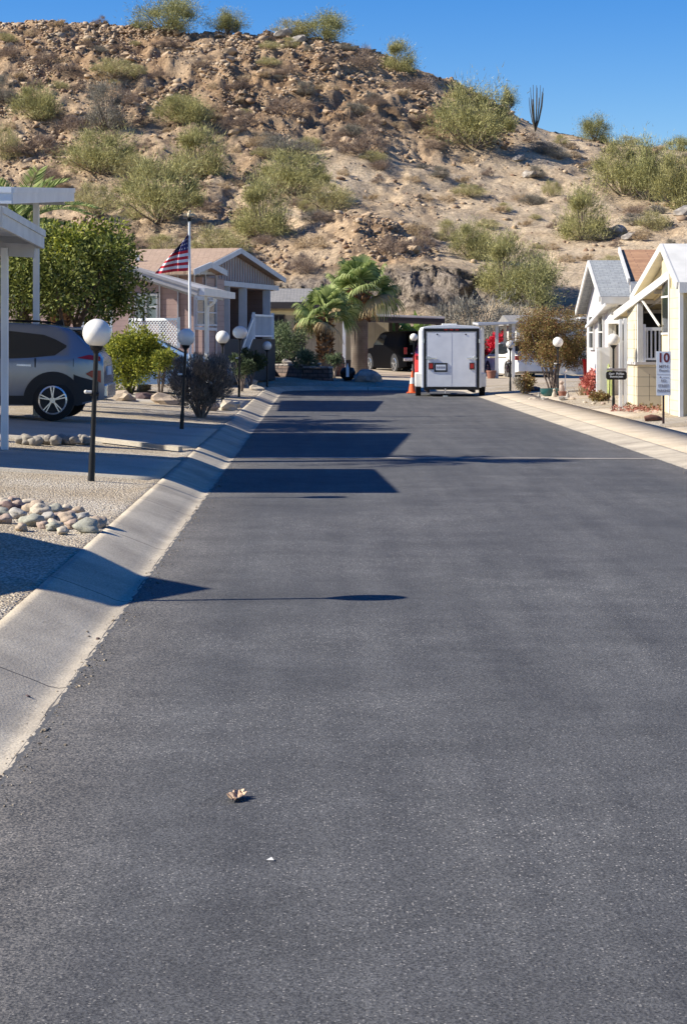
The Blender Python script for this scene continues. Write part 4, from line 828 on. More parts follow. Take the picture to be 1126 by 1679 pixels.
# ---------------------------------------------------------------- cars
def car(name, label, loc, rz, L, Wd, H, top, paint, belt, wheels, wr, dlo, rear=True, sc=1, cladding=True, cat='car'):
    root = thing(name, label, cat, loc, rz); root.scale = (sc, sc, sc); hw = Wd/2
    tx = np.array([p[0] for p in top]); tz = np.array([p[1] for p in top])
    def ztop(x): return float(np.interp(x, tx, tz))
    def Wf(x, z):
        e = abs(x)/(L/2); en = 1-.20*max(0, (e-.72)/.28)**2.0
        if z > belt: g = 1-.235*min(1, (z-belt)/(H-belt))**1.15
        else: g = 1-.05*((z-.72*belt)/(.6*belt))**2
        return hw*en*g
    xs_ = np.concatenate([[-L/2], np.linspace(-L/2+.03, L/2-.03, 46), [L/2]]); NZ = 12; s = MB(); rows = []
    for x in xs_:
        zt_ = ztop(x); zb_ = .24+.10*max(0, (abs(x)/(L/2)-.8)/.2); ring = []
        sh = .10 if x not in (xs_[0], xs_[-1]) else .06
        for k_ in range(NZ): z = zb_+(zt_-sh-zb_)*k_/(NZ-1); ring.append((x, Wf(x, z), z))
        z = zt_-sh; wv = Wf(x, z); ring += [(x, wv*.96, zt_-sh*.42), (x, wv*.86, zt_-sh*.12), (x, wv*.5, zt_), (x, 0, zt_+.008)]
        ring = ring+[(a, -b_, c_) for a, b_, c_ in ring[-2::-1]]; ring = [(x, 0, zb_)]+ring; rows.append(ring)
    n = len(rows[0]); s.add([p for r_ in rows for p in r_], [[i*n+k_, i*n+(k_+1) % n, (i+1)*n+(k_+1) % n, (i+1)*n+k_] for i in range(len(rows)-1) for k_ in range(n)]+[list(range(n)), [(len(rows)-1)*n+k_ for k_ in range(n)][::-1]])
    s.build('body', paint, root, True, False)
    def patch(name_, mat, pts_lo, pts_hi, off, sides=(1, -1), nseg=14):
        x0, x1 = pts_lo[0][0], pts_lo[-1][0]; xx = np.linspace(x0, x1, nseg+1); lo = np.interp(xx, [p[0] for p in pts_lo], [p[1] for p in pts_lo]); hi = np.interp(xx, [p[0] for p in pts_hi], [p[1] for p in pts_hi])
        o_ = None
        for sd in sides:
            s_ = MB(); V_ = []; nv = 4
            for i, x in enumerate(xx):
                for j in range(nv+1): z = lo[i]+(hi[i]-lo[i])*j/nv; V_.append((x, sd*(Wf(x, z)+off), z))
            s_.add(V_, [[i*(nv+1)+j, (i+1)*(nv+1)+j, (i+1)*(nv+1)+j+1, i*(nv+1)+j+1] for i in range(nseg) for j in range(nv)]); o_ = s_.build(name_, mat, root, True, False)
        return o_
    patch('side_window', M['glass'], dlo[0], dlo[1], .006)
    # wheels
    for wx in wheels:
        for sd in (1, -1):
            yo = sd*(hw-.015)
            s_ = MB(); ra = wr*1.19; V_ = []; N_ = 22; NR = 4
            for i in range(N_+1):
                a = -.3+(math.pi+.6)*i/N_
                for r_ in range(NR+1):
                    q = ra*(r_+.3)/(NR+.3); x = wx+math.cos(a)*q; z = max(.24, wr+math.sin(a)*q); V_.append((x, sd*(Wf(x, max(z, .3))+.007), z))
            s_.add(V_, [[i*(NR+1)+r_, i*(NR+1)+r_+1, (i+1)*(NR+1)+r_+1, (i+1)*(NR+1)+r_] for i in range(N_) for r_ in range(NR)]); s_.build('wheel_well', M['dark'], root, False, False)
            if cladding:
                s_ = MB(); V_ = []; rb = wr*1.42
                for i in range(N_+1):
                    a = -.25+(math.pi+.5)*i/N_
                    for r_ in (ra, rb):
                        x = wx+math.cos(a)*r_; z = wr+math.sin(a)*r_*.97; z = max(z, .25); V_.append((x, sd*(Wf(x, max(z, .3))+.014), z))
                s_.add(V_, [[2*i, 2*i+1, 2*i+3, 2*i+2] for i in range(N_)]); s_.build('arch_trim', M['dark'], root, True, False)
            w_ = MB(); y1 = yo+sd*.02; y2 = yo-sd*.20
            w_.cyl((wx, y2, wr), (wx, y1-sd*.02, wr), wr, n=32); w_.cyl((wx, y1-sd*.02, wr), (wx, y1, wr), wr, wr*.93, n=32); ty = w_.build('tyre', M['tyre'], root, True, False)
            w_ = MB(); w_.cyl((wx, y1, wr), (wx, y1+sd*.004, wr), wr*.66, n=28); w_.build('rim_well', M['dark'], ty, False, False)
            w_ = MB(); N2 = 28; V_ = []
            for i in range(N2):
                a = 2*math.pi*i/N2
                for r_, dy in ((wr*.70, .006), (wr*.62, .014)): V_.append((wx+math.cos(a)*r_, y1+sd*dy, wr+math.sin(a)*r_))
            w_.add(V_, [[2*i, 2*i+1, (2*i+3) % (2*N2), (2*i+2) % (2*N2)] for i in range(N2)])
            for k_ in range(5):
                for da in (-.13, .13): a = 2*math.pi*k_/5+.3; w_.beam((wx+math.cos(a)*wr*.08, y1+sd*.014, wr+math.sin(a)*wr*.08), (wx+math.cos(a+da)*wr*.66, y1+sd*.012, wr+math.sin(a+da)*wr*.66), .035, .02)
            w_.cyl((wx, y1, wr), (wx, y1+sd*.03, wr), wr*.14, n=14); w_.build('rim', M['alloy'], ty, False, False)
    return root, patch, Wf, ztop
# grey compact SUV, nose away to the left
b = gpx(87, 31.0); Lc = 4.17
topS = [(-2.085, .78), (-2.07, .98), (-2.02, 1.06), (-1.93, 1.12), (-1.72, 1.32), (-1.56, 1.47), (-1.3, 1.525), (-.8, 1.56), (-.2, 1.57), (.4, 1.53), (.75, 1.40), (1.15, 1.13), (1.35, 1.04), (1.8, .92), (2.0, .78), (2.085, .55)]
wxr = -1.29; loc = (b.x+wxr+.0, 31.0+.9, gz(b.x, 31.5)+.03)
suv, patch, Wf, ztop = car('parked_suv', 'silver grey compact SUV parked side on in the left driveway', loc, math.pi, Lc, 1.80, 1.57, topS, M['silver'], .96, (-1.29, 1.31), .33, ([(-1.50, 1.17), (-1.32, 1.04), (-.9, 1.0), (.2, .97), (1.05, .97)], [(-1.50, 1.20), (-1.2, 1.36), (-.6, 1.43), (.2, 1.42), (.6, 1.35), (1.05, 1.02)]))
patch('sill', M['dark'], [(-1.75, .26), (1.7, .26)], [(-1.75, .42), (-1.0, .40), (1.7, .40)], .012)
patch('rear_cladding', M['dark'], [(-2.0, .34), (-1.62, .27)], [(-2.0, .62), (-1.72, .70), (-1.62, .74)], .013)
patch('tail_light', M['red'], [(-2.03, .95), (-1.68, 1.0)], [(-2.03, 1.02), (-1.85, 1.05), (-1.68, 1.005)], .012)
patch('reflector', M['red'], [(-2.04, .60), (-1.82, .74)], [(-2.04, .80), (-1.90, .80), (-1.82, .755)], .016)
patch('door_seam', M['dark'], [(-.02, .45), (-.005, .45)], [(-.02, .98), (-.005, .98)], .003, nseg=1); patch('door_seam', M['dark'], [(-1.02, .85), (-1.0, .85)], [(-1.15, 1.0), (-1.13, 1.0)], .003, nseg=1)
patch('door_handle', M['alloy'], [(-.95, .865), (-.72, .875)], [(-.95, .895), (-.72, .905)], .03, nseg=2); patch('window_pillar', M['black'], [(-.06, 1.0), (.0, 1.0)], [(-.06, 1.42), (.0, 1.42)], .009, nseg=1)
patch('fuel_flap', M['dark'], [(-1.62, .86), (-1.61, .86)], [(-1.62, .99), (-1.61, .99)], .002, nseg=1)
s = MB(); s.poly((-1.985, -.60, 1.125), (-1.985, .60, 1.125), (-1.665, .56, 1.43), (-1.665, -.56, 1.43)); o = s.build('rear_window', M['glass'], suv, False, False); 
s = MB(); s.box(-1.72, -.62, 1.44, -1.48, .62, 1.49); s.build('spoiler', M['silver'], suv, False, False, .015)
s = MB(); s.box(-2.13, -.66, .36, -2.05, .66, .58); s.build('rear_bumper', M['alloy'], suv, False, False, .03)
s = MB(); s.box(-2.10, -.26, .72, -2.075, .26, .86); s.build('number_plate', M['signwhite'], suv, False, False)
s = MB(); s.prism([(-1.35, -.02, 1.53), (-1.15, -.02, 1.545), (-1.33, -.02, 1.63)], (0, .04, 0)); s.build('antenna', M['black'], suv, False, False)
for sd in (1, -1): s = MB(); s.tube([(-1.2, sd*.58, 1.545), (-1.0, sd*.58, 1.59), (.1, sd*.58, 1.61), (.3, sd*.58, 1.56)], .014, 6); s.build('roof_rail', M['black'], suv, True, False)
topB = [(-2.25, .65), (-2.2, .95), (-1.7, 1.02), (-1.45, 1.05), (-.9, 1.36), (-.3, 1.44), (.35, 1.41), (1.1, 1.02), (1.3, .98), (2.1, .80), (2.25, .55)]
def sedan(label, loc, rz, paint, name='parked_car', rear=False, sc=1):
    r_, pt, W2, z2 = car(name, label, loc, rz, 4.5, 1.76, 1.44, topB, paint, .93, (-1.33, 1.35), .32, ([(-1.35, 1.0), (-.9, .95), (.95, .95)], [(-1.35, 1.03), (-.8, 1.30), (.3, 1.33), (.95, 1.0)]), cladding=False, sc=sc)
    s = MB(); s.poly((.42, -.56, 1.405), (.42, .56, 1.405), (1.12, .68, 1.035), (1.12, -.68, 1.035)); s.build('windscreen', M['glass'], r_, False, False)
    s = MB(); s.poly((-.86, -.56, 1.395), (-.86, .56, 1.395), (-1.47, .66, 1.065), (-1.47, -.66, 1.065)); s.build('rear_window', M['glass'], r_, False, False)
    for sd in (1, -1):
        s = MB(); s.box(-2.245, sd*.70-.12, .74, -2.2, sd*.70+.12, .90); s.build('tail_light', M['red'], r_, False, False, .01)
        s = MB(); s.box(2.14, sd*.62-.14, .62, 2.2, sd*.62+.14, .74); s.build('headlight', M['alloy'], r_, False, False, .01)
    s = MB(); s.box(-2.27, -.26, .62, -2.245, .26, .74); s.build('number_plate', M['signwhite'], r_, False, False); return r_
Yb = 49.5; c = at(372, 560, Yb); sedan('light blue car half hidden behind the grey sage bush', (c.x-2.15, Yb+.4, gz(c.x-1, Yb)+.03), 0.0, M['bluecar'])
sedan('red car mostly hidden behind the left side of the trailer', (at(722, 0, 71.5).x, 73.9, .19), R(88), M['redcar'])
sedan('white car parked under the far right carport behind the brown tree', (at(862, 0, 70.5).x, 72.6, .19), R(100), M['whitecar'])
# black truck with a capped bed, seen from behind
topT = [(-2.6, .72), (-2.58, 1.0), (-2.55, 1.72), (-2.4, 1.84), (-1.0, 1.86), (.35, 1.85), (.7, 1.78), (1.2, 1.2), (1.35, 1.16), (2.4, 1.08), (2.55, .95), (2.6, .6)]
b = at(645, 610, 79); ang = R(108)
cl = Vector((1.55, -.95, 0)); cl.rotate(Matrix.Rotation(ang, 3, 'Z'))
r_, pt, W2, z2 = car('pickup_truck', 'black truck with a capped bed parked under the far flat carport', (b.x+.41, b.y+1.81, .30), ang, 5.2, 1.9, 1.86, topT, M['blackcar'], 1.18, (-1.6, 1.65), .40, ([(-.2, 1.25), (1.1, 1.25)], [(-.2, 1.70), (.65, 1.70), (1.1, 1.28)]), cladding=False, cat='truck', sc=.93)
for sd in (1, -1): s = MB(); s.box(-2.62, sd*.80-.07, .85, -2.58, sd*.80+.07, 1.15); s.build('tail_light', M['red'], r_, False, False, .01)
s = MB(); s.box(-2.72, -.9, .55, -2.6, .9, .70); s.build('rear_bumper', M['alloy'], r_, False, False, .02)
s = MB(); s.box(-2.60, -.62, 1.25, -2.572, .62, 1.65); s.build('rear_window', M['glass'], r_, False, False, .01)
# ---------------------------------------------------------------- trailer
yT = 56.6; k = yT/F; xl, xr = (691-VX)*k, (788.5-VX)*k; cxT = (xl+xr)/2; hw = (xr-xl)/2; z0 = EYE+(VY-636)*k; z1 = EYE+(VY-533.5)*k; LT = 3.0
root = thing('cargo_trailer', 'white enclosed cargo trailer parked at the right side of the road end', 'trailer', (cxT, yT, .004), R(-1.2)); T_ = root
rd = .16; pts = [(-hw, z0), (hw, z0), (hw, z1-rd), (hw-rd*.35, z1-rd*.3), (hw-rd*1.1, z1-.02), (0, z1+.02), (-hw+rd*1.1, z1-.02), (-hw+rd*.35, z1-rd*.3), (-hw, z1-rd)]
s = MB(); s.prism([(x, .02, z) for x, z in pts], (0, LT, 0)); s.build('body', M['bluewhite'], root, False, False, .012)
s = MB(); zf = z1-.175; fr = .055
s.box(-hw+.06, -.012, z0, -hw+.06+fr*1.3, .02, zf); s.box(hw-.06-fr*1.3, -.012, z0, hw-.06, .02, zf); s.box(-hw+.06, -.014, zf-.005, hw-.06, .02, zf+.085); s.box(-hw+.06, -.02, z0-.06, hw-.06, .03, z0+.02); s.build('rear_frame', M['black'], root, False, False, .006)
s = MB(); s.box(-hw+.17, -.02, z0+.03, hw-.17, .0, zf-.035); dr = s.build('ramp_door', M['bluewhite'], root, False, False, .006)
s = MB(); s.box(-.003, -.023, z0+.05, .003, -.0195, zf-.06); s.box(-hw+.16, -.022, zf-.034, hw-.16, -.012, zf-.022); s.build('door_seam', M['trim'], dr, False, False)
for x in (-hw+.45, hw-.45): s = MB(); s.cyl((x, -.03, zf-.09), (x, -.02, zf-.09), .022, n=10); s.build('bolt', M['black'], dr, False, False)
for sd in (-1, 1):
    zz = z0+.86; s = MB(); s.beam((sd*(hw-.12), -.04, zz), (sd*(hw-.42), -.04, zz), .025, .025); s.box(sd*(hw-.20)-.03, -.045, zz-.05, sd*(hw-.20)+.03, -.02, zz+.05); s.build('latch', M['alloy'], dr, False, False)
    s = MB(); s.box(sd*(hw-.27)-.075, -.045, z0+.53, sd*(hw-.27)+.075, -.02, z0+.73); lt = s.build('tail_light', M['dark'], root, False, False, .01)
    s = MB(); s.box(sd*(hw-.27)-.05, -.052, z0+.56, sd*(hw-.27)+.05, -.045, z0+.70); s.build('lens', M['red'], lt, False, False, .004)
    s = MB(); s.box(sd*(hw-.055)-.02, -.02, z0+1.3, sd*(hw-.055)+.02, .01, z0+1.42); s.build('hinge', M['alloy'], root, False, False)
    # fender and wheel outside the body
    xa, xb = sorted((sd*(hw+.005), sd*(hw+.165))); s = MB(); s.box(xa, .35, z0+.02, xb, 1.5, z0+.42); s.build('fender', M['bluewhite'] if sd > 0 else M['white'], root, False, False, .02)
    s = MB(); s.cyl((sd*(hw+.0), .92, .30), (sd*(hw+.15), .92, .30), .30, n=26); w_ = s.build('wheel', M['tyre'], root, True, False)
    s = MB(); s.cyl((sd*(hw+.15), .92, .30), (sd*(hw+.165), .92, .30), .17, n=20); s.build('rim', M['alloy'], w_, True, False)
for x in (-.16, 0, .16): s = MB(); s.box(x-.05, -.022, zf+.03, x+.05, -.013, zf+.055); s.build('marker_light', M['red'], root, False, False, .003)
s = MB(); s.box(-.50, -.035, z0+.46, -.12, -.02, z0+.72); pl = s.build('plate_frame', M['dark'], root, False, False, .005)
s = MB(); s.box(-.455, -.04, z0+.51, -.165, -.035, z0+.67); nb = s.build('number_plate', M['signwhite'], pl, False, False)
s = MB()
for i in range(5): s.box(-.43+i*.05, -.043, z0+.56, -.395+i*.05, -.04, z0+.62)
s.build('plate_characters', M['signgrey'], pl, False, False)
s = MB(); s.cyl((-.18, -.0, z0-.02), (-.18, 0, .10), .025, n=10); s.box(-.25, -.04, .0, -.11, .04, .03); s.build('jack_stand', M['alloy'], root, False, False)
s = MB(); s.beam((-hw+.2, .05, z0-.1), (-hw+.2, LT, z0-.1), .07, .09); s.beam((hw-.2, .05, z0-.1), (hw-.2, LT, z0-.1), .07, .09); s.beam((-hw, .92, .30), (hw, .92, .30), .06, .06); s.beam((0, LT, z0-.08), (0, LT+1.1, z0-.08), .1, .08); s.build('chassis', M['dark'], root, False, False)
s = MB(); s.box(-.22, 1.2, z1+.015, .22, 1.6, z1+.06); s.build('roof_vent', M['white'], root, False, False, .01)
# cone
b = gp(676, 645); root = thing('traffic_cone', 'orange traffic cone with a white band left of the trailer', 'traffic cone', tuple(b)); 
s = MB(); s.box(-.18, -.18, 0, .18, .18, .035); s.build('base', M['orange'], root, False, False, .01)
s = MB(); s.lathe([(.135, .035), (.085, .33), (.05, .54), (.025, .69), (.018, .69)], n=24); c_ = s.build('cone', M['orange'], root, True, False)
s = MB(); s.lathe([(.094, .30), (.062, .49), (.058, .49), (.085, .30)], n=24); s.build('reflective_band', M['white'], c_, True, False)
# ---------------------------------------------------------------- flagpole and flag
b = gpx(313, 41.0); k = 41.0/F; hT = EYE+(VY-363)*k; root = thing('flagpole', 'white flagpole with an eagle finial in front of the mauve house', 'flagpole', tuple(b))
s = MB(); s.tube([(b.x, 41, b.z-.1), (b.x-.02, 41, 2.2), (b.x-.03, 41, hT)], [.035, .03, .024], 12); s.build('pole', M['bluewhite'], root, True)
s = MB(); s.cyl((b.x-.03, 41, hT), (b.x-.03, 41, hT+.05), .045, n=14); s.lathe([(.02, .05), (.13, .06), (.13, .075), (.02, .09)], (b.x-.03, 41, hT), 18); s.build('finial_disc', M['black'], root, True)
s = MB(); s.sphere((b.x-.03, 41, hT+.14), .055, 10, (.8, .8, 1.1)); s.sphere((b.x-.02, 40.97, hT+.20), .03, 8); s.prism([(b.x-.03, 41, hT+.11), (b.x-.19, 41, hT+.13), (b.x-.10, 41, hT+.18)], (0, .02, 0)); s.prism([(b.x-.03, 41, hT+.11), (b.x+.13, 41, hT+.13), (b.x+.04, 41, hT+.18)], (0, .02, 0)); s.build('eagle', pm('gilt', (.62, .52, .35), .5), root, True)
z_t, z_b = EYE+(VY-380)*k, EYE+(VY-444)*k; NU, NV = 60, 52; V = []; mi = []; Fq = []
for j in range(NV+1):
    v = j/NV
    for i in range(NU+1):
        u = i/NU; ext = (.02+.68*v**.85); x = b.x-.055-u*ext; zz = z_t+(z_b-z_t)*v-u*(.10+.02*v)*(.3+.7*(1-v))-.03*u*u; y = 41+.07*math.sin(u*9+v*3)*u**.5+.04*math.sin(u*17+v*5)*u
        V.append((x, y, zz+.012*math.sin(u*9+v*4)*u))
for j in range(NV):
    for i in range(NU):
        Fq.append([j*(NU+1)+i, j*(NU+1)+i+1, (j+1)*(NU+1)+i+1, (j+1)*(NU+1)+i]); st = j//4; v = (j+.5)/NV; u = (i+.5)/NU
        if st < 6 and u < .95:
            rr_ = (j % 6); cc_ = int(i+3*((j//6) % 2)) % 10; mi.append(1 if (rr_ in (2, 3) and cc_ in (4, 5, 6)) else 2)
        else: mi.append(0 if st % 2 == 0 else 1)
fl = npmesh('flag', V, np.array(Fq), [M['flagred'], M['flagwhite'], M['flagblue']], None, True, False, mi); tag(fl, 'red white and blue stars and stripes flag hanging limp from the white pole', 'flag')
# ---------------------------------------------------------------- stones in the near gravel
sm = [rockmesh(30+k_, 3, .62, .66, False) for k_ in range(5)]
cols = {'grey green': (.36, .35, .28), 'pinkish': (.44, .33, .26), 'cream': (.54, .46, .35), 'dark brown': (.12, .075, .07), 'pale grey': (.44, .41, .36), 'mottled tan': (.46, .36, .26)}
cm = {k_: pm('stone_'+k_.replace(' ', '_'), v, .8, tuple(a*.7 for a in v), 9, .3, 30) for k_, v in cols.items()}
ST = [(8, 850, 26, 'pinkish'), (30, 842, 30, 'pale grey'), (52, 854, 38, 'grey green'), (78, 848, 30, 'pale grey'), (65, 836, 34, 'cream'), (90, 858, 26, 'cream'), (72, 858, 20, 'pinkish'), (110, 850, 34, 'mottled tan'), (96, 846, 26, 'pinkish'), (118, 842, 22, 'pinkish'), (128, 836, 24, 'mottled tan'), (142, 866, 40, 'grey green'), (156, 858, 40, 'mottled tan'), (136, 846, 24, 'pale grey'), (110, 833, 24, 'cream'), (92, 834, 26, 'grey green'), (76, 828, 22, 'cream'), (56, 830, 34, 'mottled tan'), (46, 824, 28, 'cream'), (30, 826, 24, 'pinkish'), (18, 830, 28, 'dark brown'), (4, 828, 24, 'pinkish'), (8, 820, 22, 'cream'), (22, 818, 22, 'pinkish'), (88, 862, 26, 'grey green'), (118, 858, 26, 'pinkish'), (4, 840, 26, 'grey green'), (-22, 842, 30, 'cream'), (-30, 828, 30, 'pinkish'), (36, 862, 22, 'mottled tan'), (104, 868, 20, 'cream'), (128, 858, 22, 'grey green')]
row = lambda py: 'front edge' if py > 853 else ('back edge' if py < 832 else 'middle')
side = lambda px: 'left end' if px < 35 else ('right end' if px > 115 else 'centre')
for i, (px, py, w_, cn) in enumerate(ST):
    p = gp(px, py+6); r_ = w_*p.y/F/2*.96; me = mat_mesh(sm[i % 5], cm[cn])
    rock('river_stone', me, p+Vector((0, 0, r_*.34)), (r_*1.1, r_*1.0, r_*.95), (i*1.7) % 6.28, None, '%s rounded stone, %s and %s of the rock heap by the kerb' % (cn, row(py), side(px)), 'stone', 'rounded stones heaped beside the left kerb', .2*math.sin(i*3))
sg_ = pm('edge_stone', (.30, .27, .23), .9, (.2, .18, .16), 8)
for i in range(11):
    p = gp(38+i*10.5, 727+(i*7 % 3)); r_ = .085; rock('edging_stone', mat_mesh(sm[i % 5], sg_), p+Vector((0, 0, .05)), (r_, r_, r_*1.1), i*2.1, None, 'round grey stone in the row edging the second driveway', 'stone', 'round stones edging the second driveway')
s = MB(); pa, pb = gp(136, 722), gp(330, 748); 
for q in range(12):
    a = pa.lerp(pb, q/12); bb = pa.lerp(pb, (q+1)/12); a.z = gz(a.x, a.y)+.035; bb.z = gz(bb.x, bb.y)+.035
    if bb.x < XL-.03: s.beam(a, bb, .08, .06)
tag(s.build('edging_kerb', M['drive']), 'pale concrete edging strip between the gravel and the second driveway', 'edging')
for (px, py, w_, cn, lab) in ((165, 655, 26, 'pale grey', 'pale boulder under the yellow green shrub beside the car'), (182, 653, 30, 'cream', 'cream boulder under the yellow green shrub, next to the brown one'), (207, 657, 34, 'mottled tan', 'tan boulder pushed against the stems of the yellow green shrub'), (238, 655, 30, 'dark brown', 'dark boulder in the shade right of the green shrub stems'), (236, 640, 26, 'cream', 'cream boulder behind the green shrub stems'), (270, 662, 40, 'mottled tan', 'long tan boulder left of the sage bush'), (345, 672, 30, 'pinkish', 'pinkish boulder right of the sage bush foot'), (376, 672, 34, 'cream', 'cream flat rock between the sage bush and the kerb'), (402, 634, 26, 'pale grey', 'pale flat rock near the fourth lamp'), (420, 640, 20, 'cream', 'small cream rock left of the fifth lamp')):
    p = gp(px, py); r_ = w_*p.y/F/2; rock('garden_boulder', mat_mesh(facets[int(px) % 5], cm[cn]), p+Vector((0, 0, r_*.3)), (r_*1.2, r_, r_*.85), px % 6, None, lab, 'boulder')
# crumpled leaf on the road and a scrap
p = gp(388, 1313); s = MB(); rg_ = random.Random(2); NX = 8; V = []
for j in range(NX+1):
    for i in range(NX+1):
        u, v = i/NX-.5, j/NX-.5; wd = math.cos(v*2.6)*(.8+.25*math.sin(v*19)); V.append((p.x+u*.075*wd+.015*v, p.y+v*.10, .007+.012*math.sin(u*7+v*3)**2+.045*max(0, abs(u)*wd-.12)+.03*max(0, v-.2)+rg_.uniform(0, .004)))
o = npmesh('dry_leaf', V, np.array([[j*(NX+1)+i, j*(NX+1)+i+1, (j+1)*(NX+1)+i+1, (j+1)*(NX+1)+i] for j in range(NX) for i in range(NX)]), pm('dead_leaf_skin', (.58, .42, .28), .8, (.30, .18, .11), 60)); tag(o, 'curled dry brown leaf lying alone on the near asphalt', 'leaf')
p = gp(443, 1414); s = MB(); s.poly((p.x-.012, p.y, .008), (p.x+.012, p.y-.004, .008), (p.x+.004, p.y+.012, .014)); tag(s.build('paper_scrap', M['white']), 'tiny white scrap on the asphalt below the dry leaf', 'scrap')
for (px, py, lab) in ((46, 1144, 'dark pebble on the near concrete gutter'), (161, 1049, 'dark pebble at the asphalt edge below the triangular shadow')):
    p = gp(px, py); rock('pebble', mat_mesh(sm[1], cm['dark brown']), p+Vector((0, 0, .006)), (.011, .011, .009), 1, None, lab, 'pebble')
# ---------------------------------------------------------------- buildings
Zv = Vector((0, 0, 1))
def ppt(P0, u, px, py):                      # point of the vertical plane through P0 along u that shows at a photo pixel
    q = (px-VX)/F; s_ = (P0.x-q*P0.y)/(q*u.y-u.x); p = P0+u*s_; return Vector((p.x, p.y, EYE+(VY-py)*p.y/F))
def window(root, a, c, u, n, mull=1, mat='paneglass', fr=.06, frame='trim', rail=True, label=None):
    """a lower left, c upper right on the wall plane, u along the wall, n outward"""
    a = Vector(a)+n*.03; W_ = (Vector(c)-a).dot(u); H_ = c.z-a.z
    if W_ < 0: a = a+u*W_; W_ = -W_
    P = lambda s_, z: a+u*s_+Zv*z
    m_ = MB(); 
    for s0, z0_, s1, z1_ in ((0, 0, W_, 0), (0, H_, W_, H_)): m_.beam(P(s0-fr/2, z0_), P(s1+fr/2, z1_), .06, fr)
    for s0 in [0, W_]+[W_*(i+1)/(mull+1) for i in range(mull)]: m_.beam(P(s0, fr/2), P(s0, H_-fr/2), fr, .055)
    if rail: m_.beam(P(0, H_*.5), P(W_, H_*.5), .05, fr*.6)
    f_ = m_.build('window', M[frame], root, False)
    g_ = MB(); g_.prism([P(0, 0)-n*.02, P(W_, 0)-n*.02, P(W_, H_)-n*.02, P(0, H_)-n*.02], n*.012); g_.build('pane', M[mat], f_, False)
    return f_
def gable(root, P0, P1, apex_s, ze, za, D, zg, wall, roof, fascia, oh=.3, ze1=None, th=.12, skipgable=False, fh=.16):
    u = (P1-P0).normalized(); u.z = 0; n = Vector((u.y, -u.x, 0)); W_ = (P1-P0).length; w_ = -n; ze1 = ze if ze1 is None else ze1
    B = lambda s_, z, d=0: Vector((P0.x, P0.y, 0))+u*s_+Zv*z+w_*d
    m_ = MB()
    if not skipgable: m_.prism([B(0, zg), B(W_, zg), B(W_, ze1), B(apex_s, za-.02), B(0, ze)], w_*.12)
    m_.prism([B(0, zg, .121), B(0, ze, .121), B(0, ze, D), B(0, zg, D)], u*.12); m_.prism([B(W_, zg, .121), B(W_, ze1, .121), B(W_, ze1, D), B(W_, zg, D)], -u*.12)
    m_.prism([B(0, zg, D), B(W_, zg, D), B(W_, ze1, D), B(apex_s, za-.02, D), B(0, ze, D)], w_*.12); m_.build('wall', wall, root, False)
    k0 = (za-ze)/apex_s; k1 = (za-ze1)/(W_-apex_s); m_ = MB()
    m_.prism([B(-oh, ze-k0*oh+.02, -oh), B(apex_s, za+.02, -oh), B(apex_s, za+.02+th, -oh), B(-oh, ze-k0*oh+th+.02, -oh)], w_*(D+2*oh))
    m_.prism([B(apex_s, za+.021, -oh), B(W_+oh, ze1-k1*oh+.021, -oh), B(W_+oh, ze1-k1*oh+th+.021, -oh), B(apex_s, za+.021+th, -oh)], w_*(D+2*oh)); r_ = m_.build('roof', roof, root, False)
    m_ = MB(); e = oh+.02
    m_.beam(B(-oh, ze-k0*oh+.045, -e), B(apex_s+.01, za+.05, -e), .04, fh); m_.beam(B(apex_s, za+.05, -e-.004), B(W_+oh, ze1-k1*oh+.045, -e-.004), .04, fh)
    m_.beam(B(-oh-.02, ze-k0*oh+.03, -oh), B(-oh-.02, ze-k0*oh+.03, D+oh), .04, fh); m_.build('fascia', fascia, root, False)
    return u, n, B
# --- mauve house on the left
A = Vector((at(318, 0, 58.3).x, 58.3, 0)); Bp = Vector((at(449, 0, 66.3).x, 66.3, 0)); u = (Bp-A).normalized(); n = Vector((u.y, -u.x, 0)); zg = .3
root = thing('mauve_house', 'mauve sided house with a tan roof, white trim and a railed porch', 'house', (A.x, A.y, zg)); HM = root
W_ = (Bp-A).length; pk = ppt(A, u, 379, 423); aps = (pk-A).dot(u); ze = 3.68
ceil_ = ppt(A, u, 400, 468).z
_, _, B = gable(root, A, Bp, aps, ze, 4.42, 9, zg, M['mauve'], M['tanshingle'], M['trim'], skipgable=True)
sP = (ppt(A, u, 357, 500)-A).dot(u)
m_ = MB(); m_.prism([B(0, zg), B(sP, zg), B(sP, ceil_), B(0, ceil_)], -n*.12); m_.prism([B(sP, zg, 2.2), B(W_, zg, 2.2), B(W_, ceil_, 2.2), B(sP, ceil_, 2.2)], -n*.12); m_.prism([B(sP-.12, zg, .13), B(sP-.12, ceil_, .13), B(sP-.12, ceil_, 2.2), B(sP-.12, zg, 2.2)], u*.12); m_.build('front_wall', M['mauve'], root, False)
m_ = MB(); m_.prism([B(0, ceil_+.001, -.02), B(W_, ceil_+.001, -.02), B(W_, ze, -.02), B(aps, 4.40, -.02), B(0, ze, -.02)], -n*.10); gw = m_.build('gable_wall', M['mauveflat'], root, False)
m_ = MB()
for i in range(26):
    s_ = sP+.1+i*.27
    if s_ > W_-.1: break
    zt_ = 4.38-(4.38-ze)*abs(s_-aps)/((W_-aps) if s_ > aps else aps); m_ = MB(); m_.beam(B(s_, ceil_+.02, -.04), B(s_, zt_-.03, -.04), .05, .03); m_.build('batten', M['trim'], gw, False)
m_ = MB(); m_.beam(B(sP-.1, ceil_, -.10), B(W_+.1, ceil_, -.10), .10, .16); m_.build('porch_beam', M['trim'], root, False)
m_ = MB(); m_.prism([B(sP, ceil_-.1, 0), B(W_, ceil_-.1, 0), B(W_, ceil_-.1, 2.2), B(sP, ceil_-.1, 2.2)], Zv*.05); m_.build('porch_ceiling', M['mauveflat'], root, False)
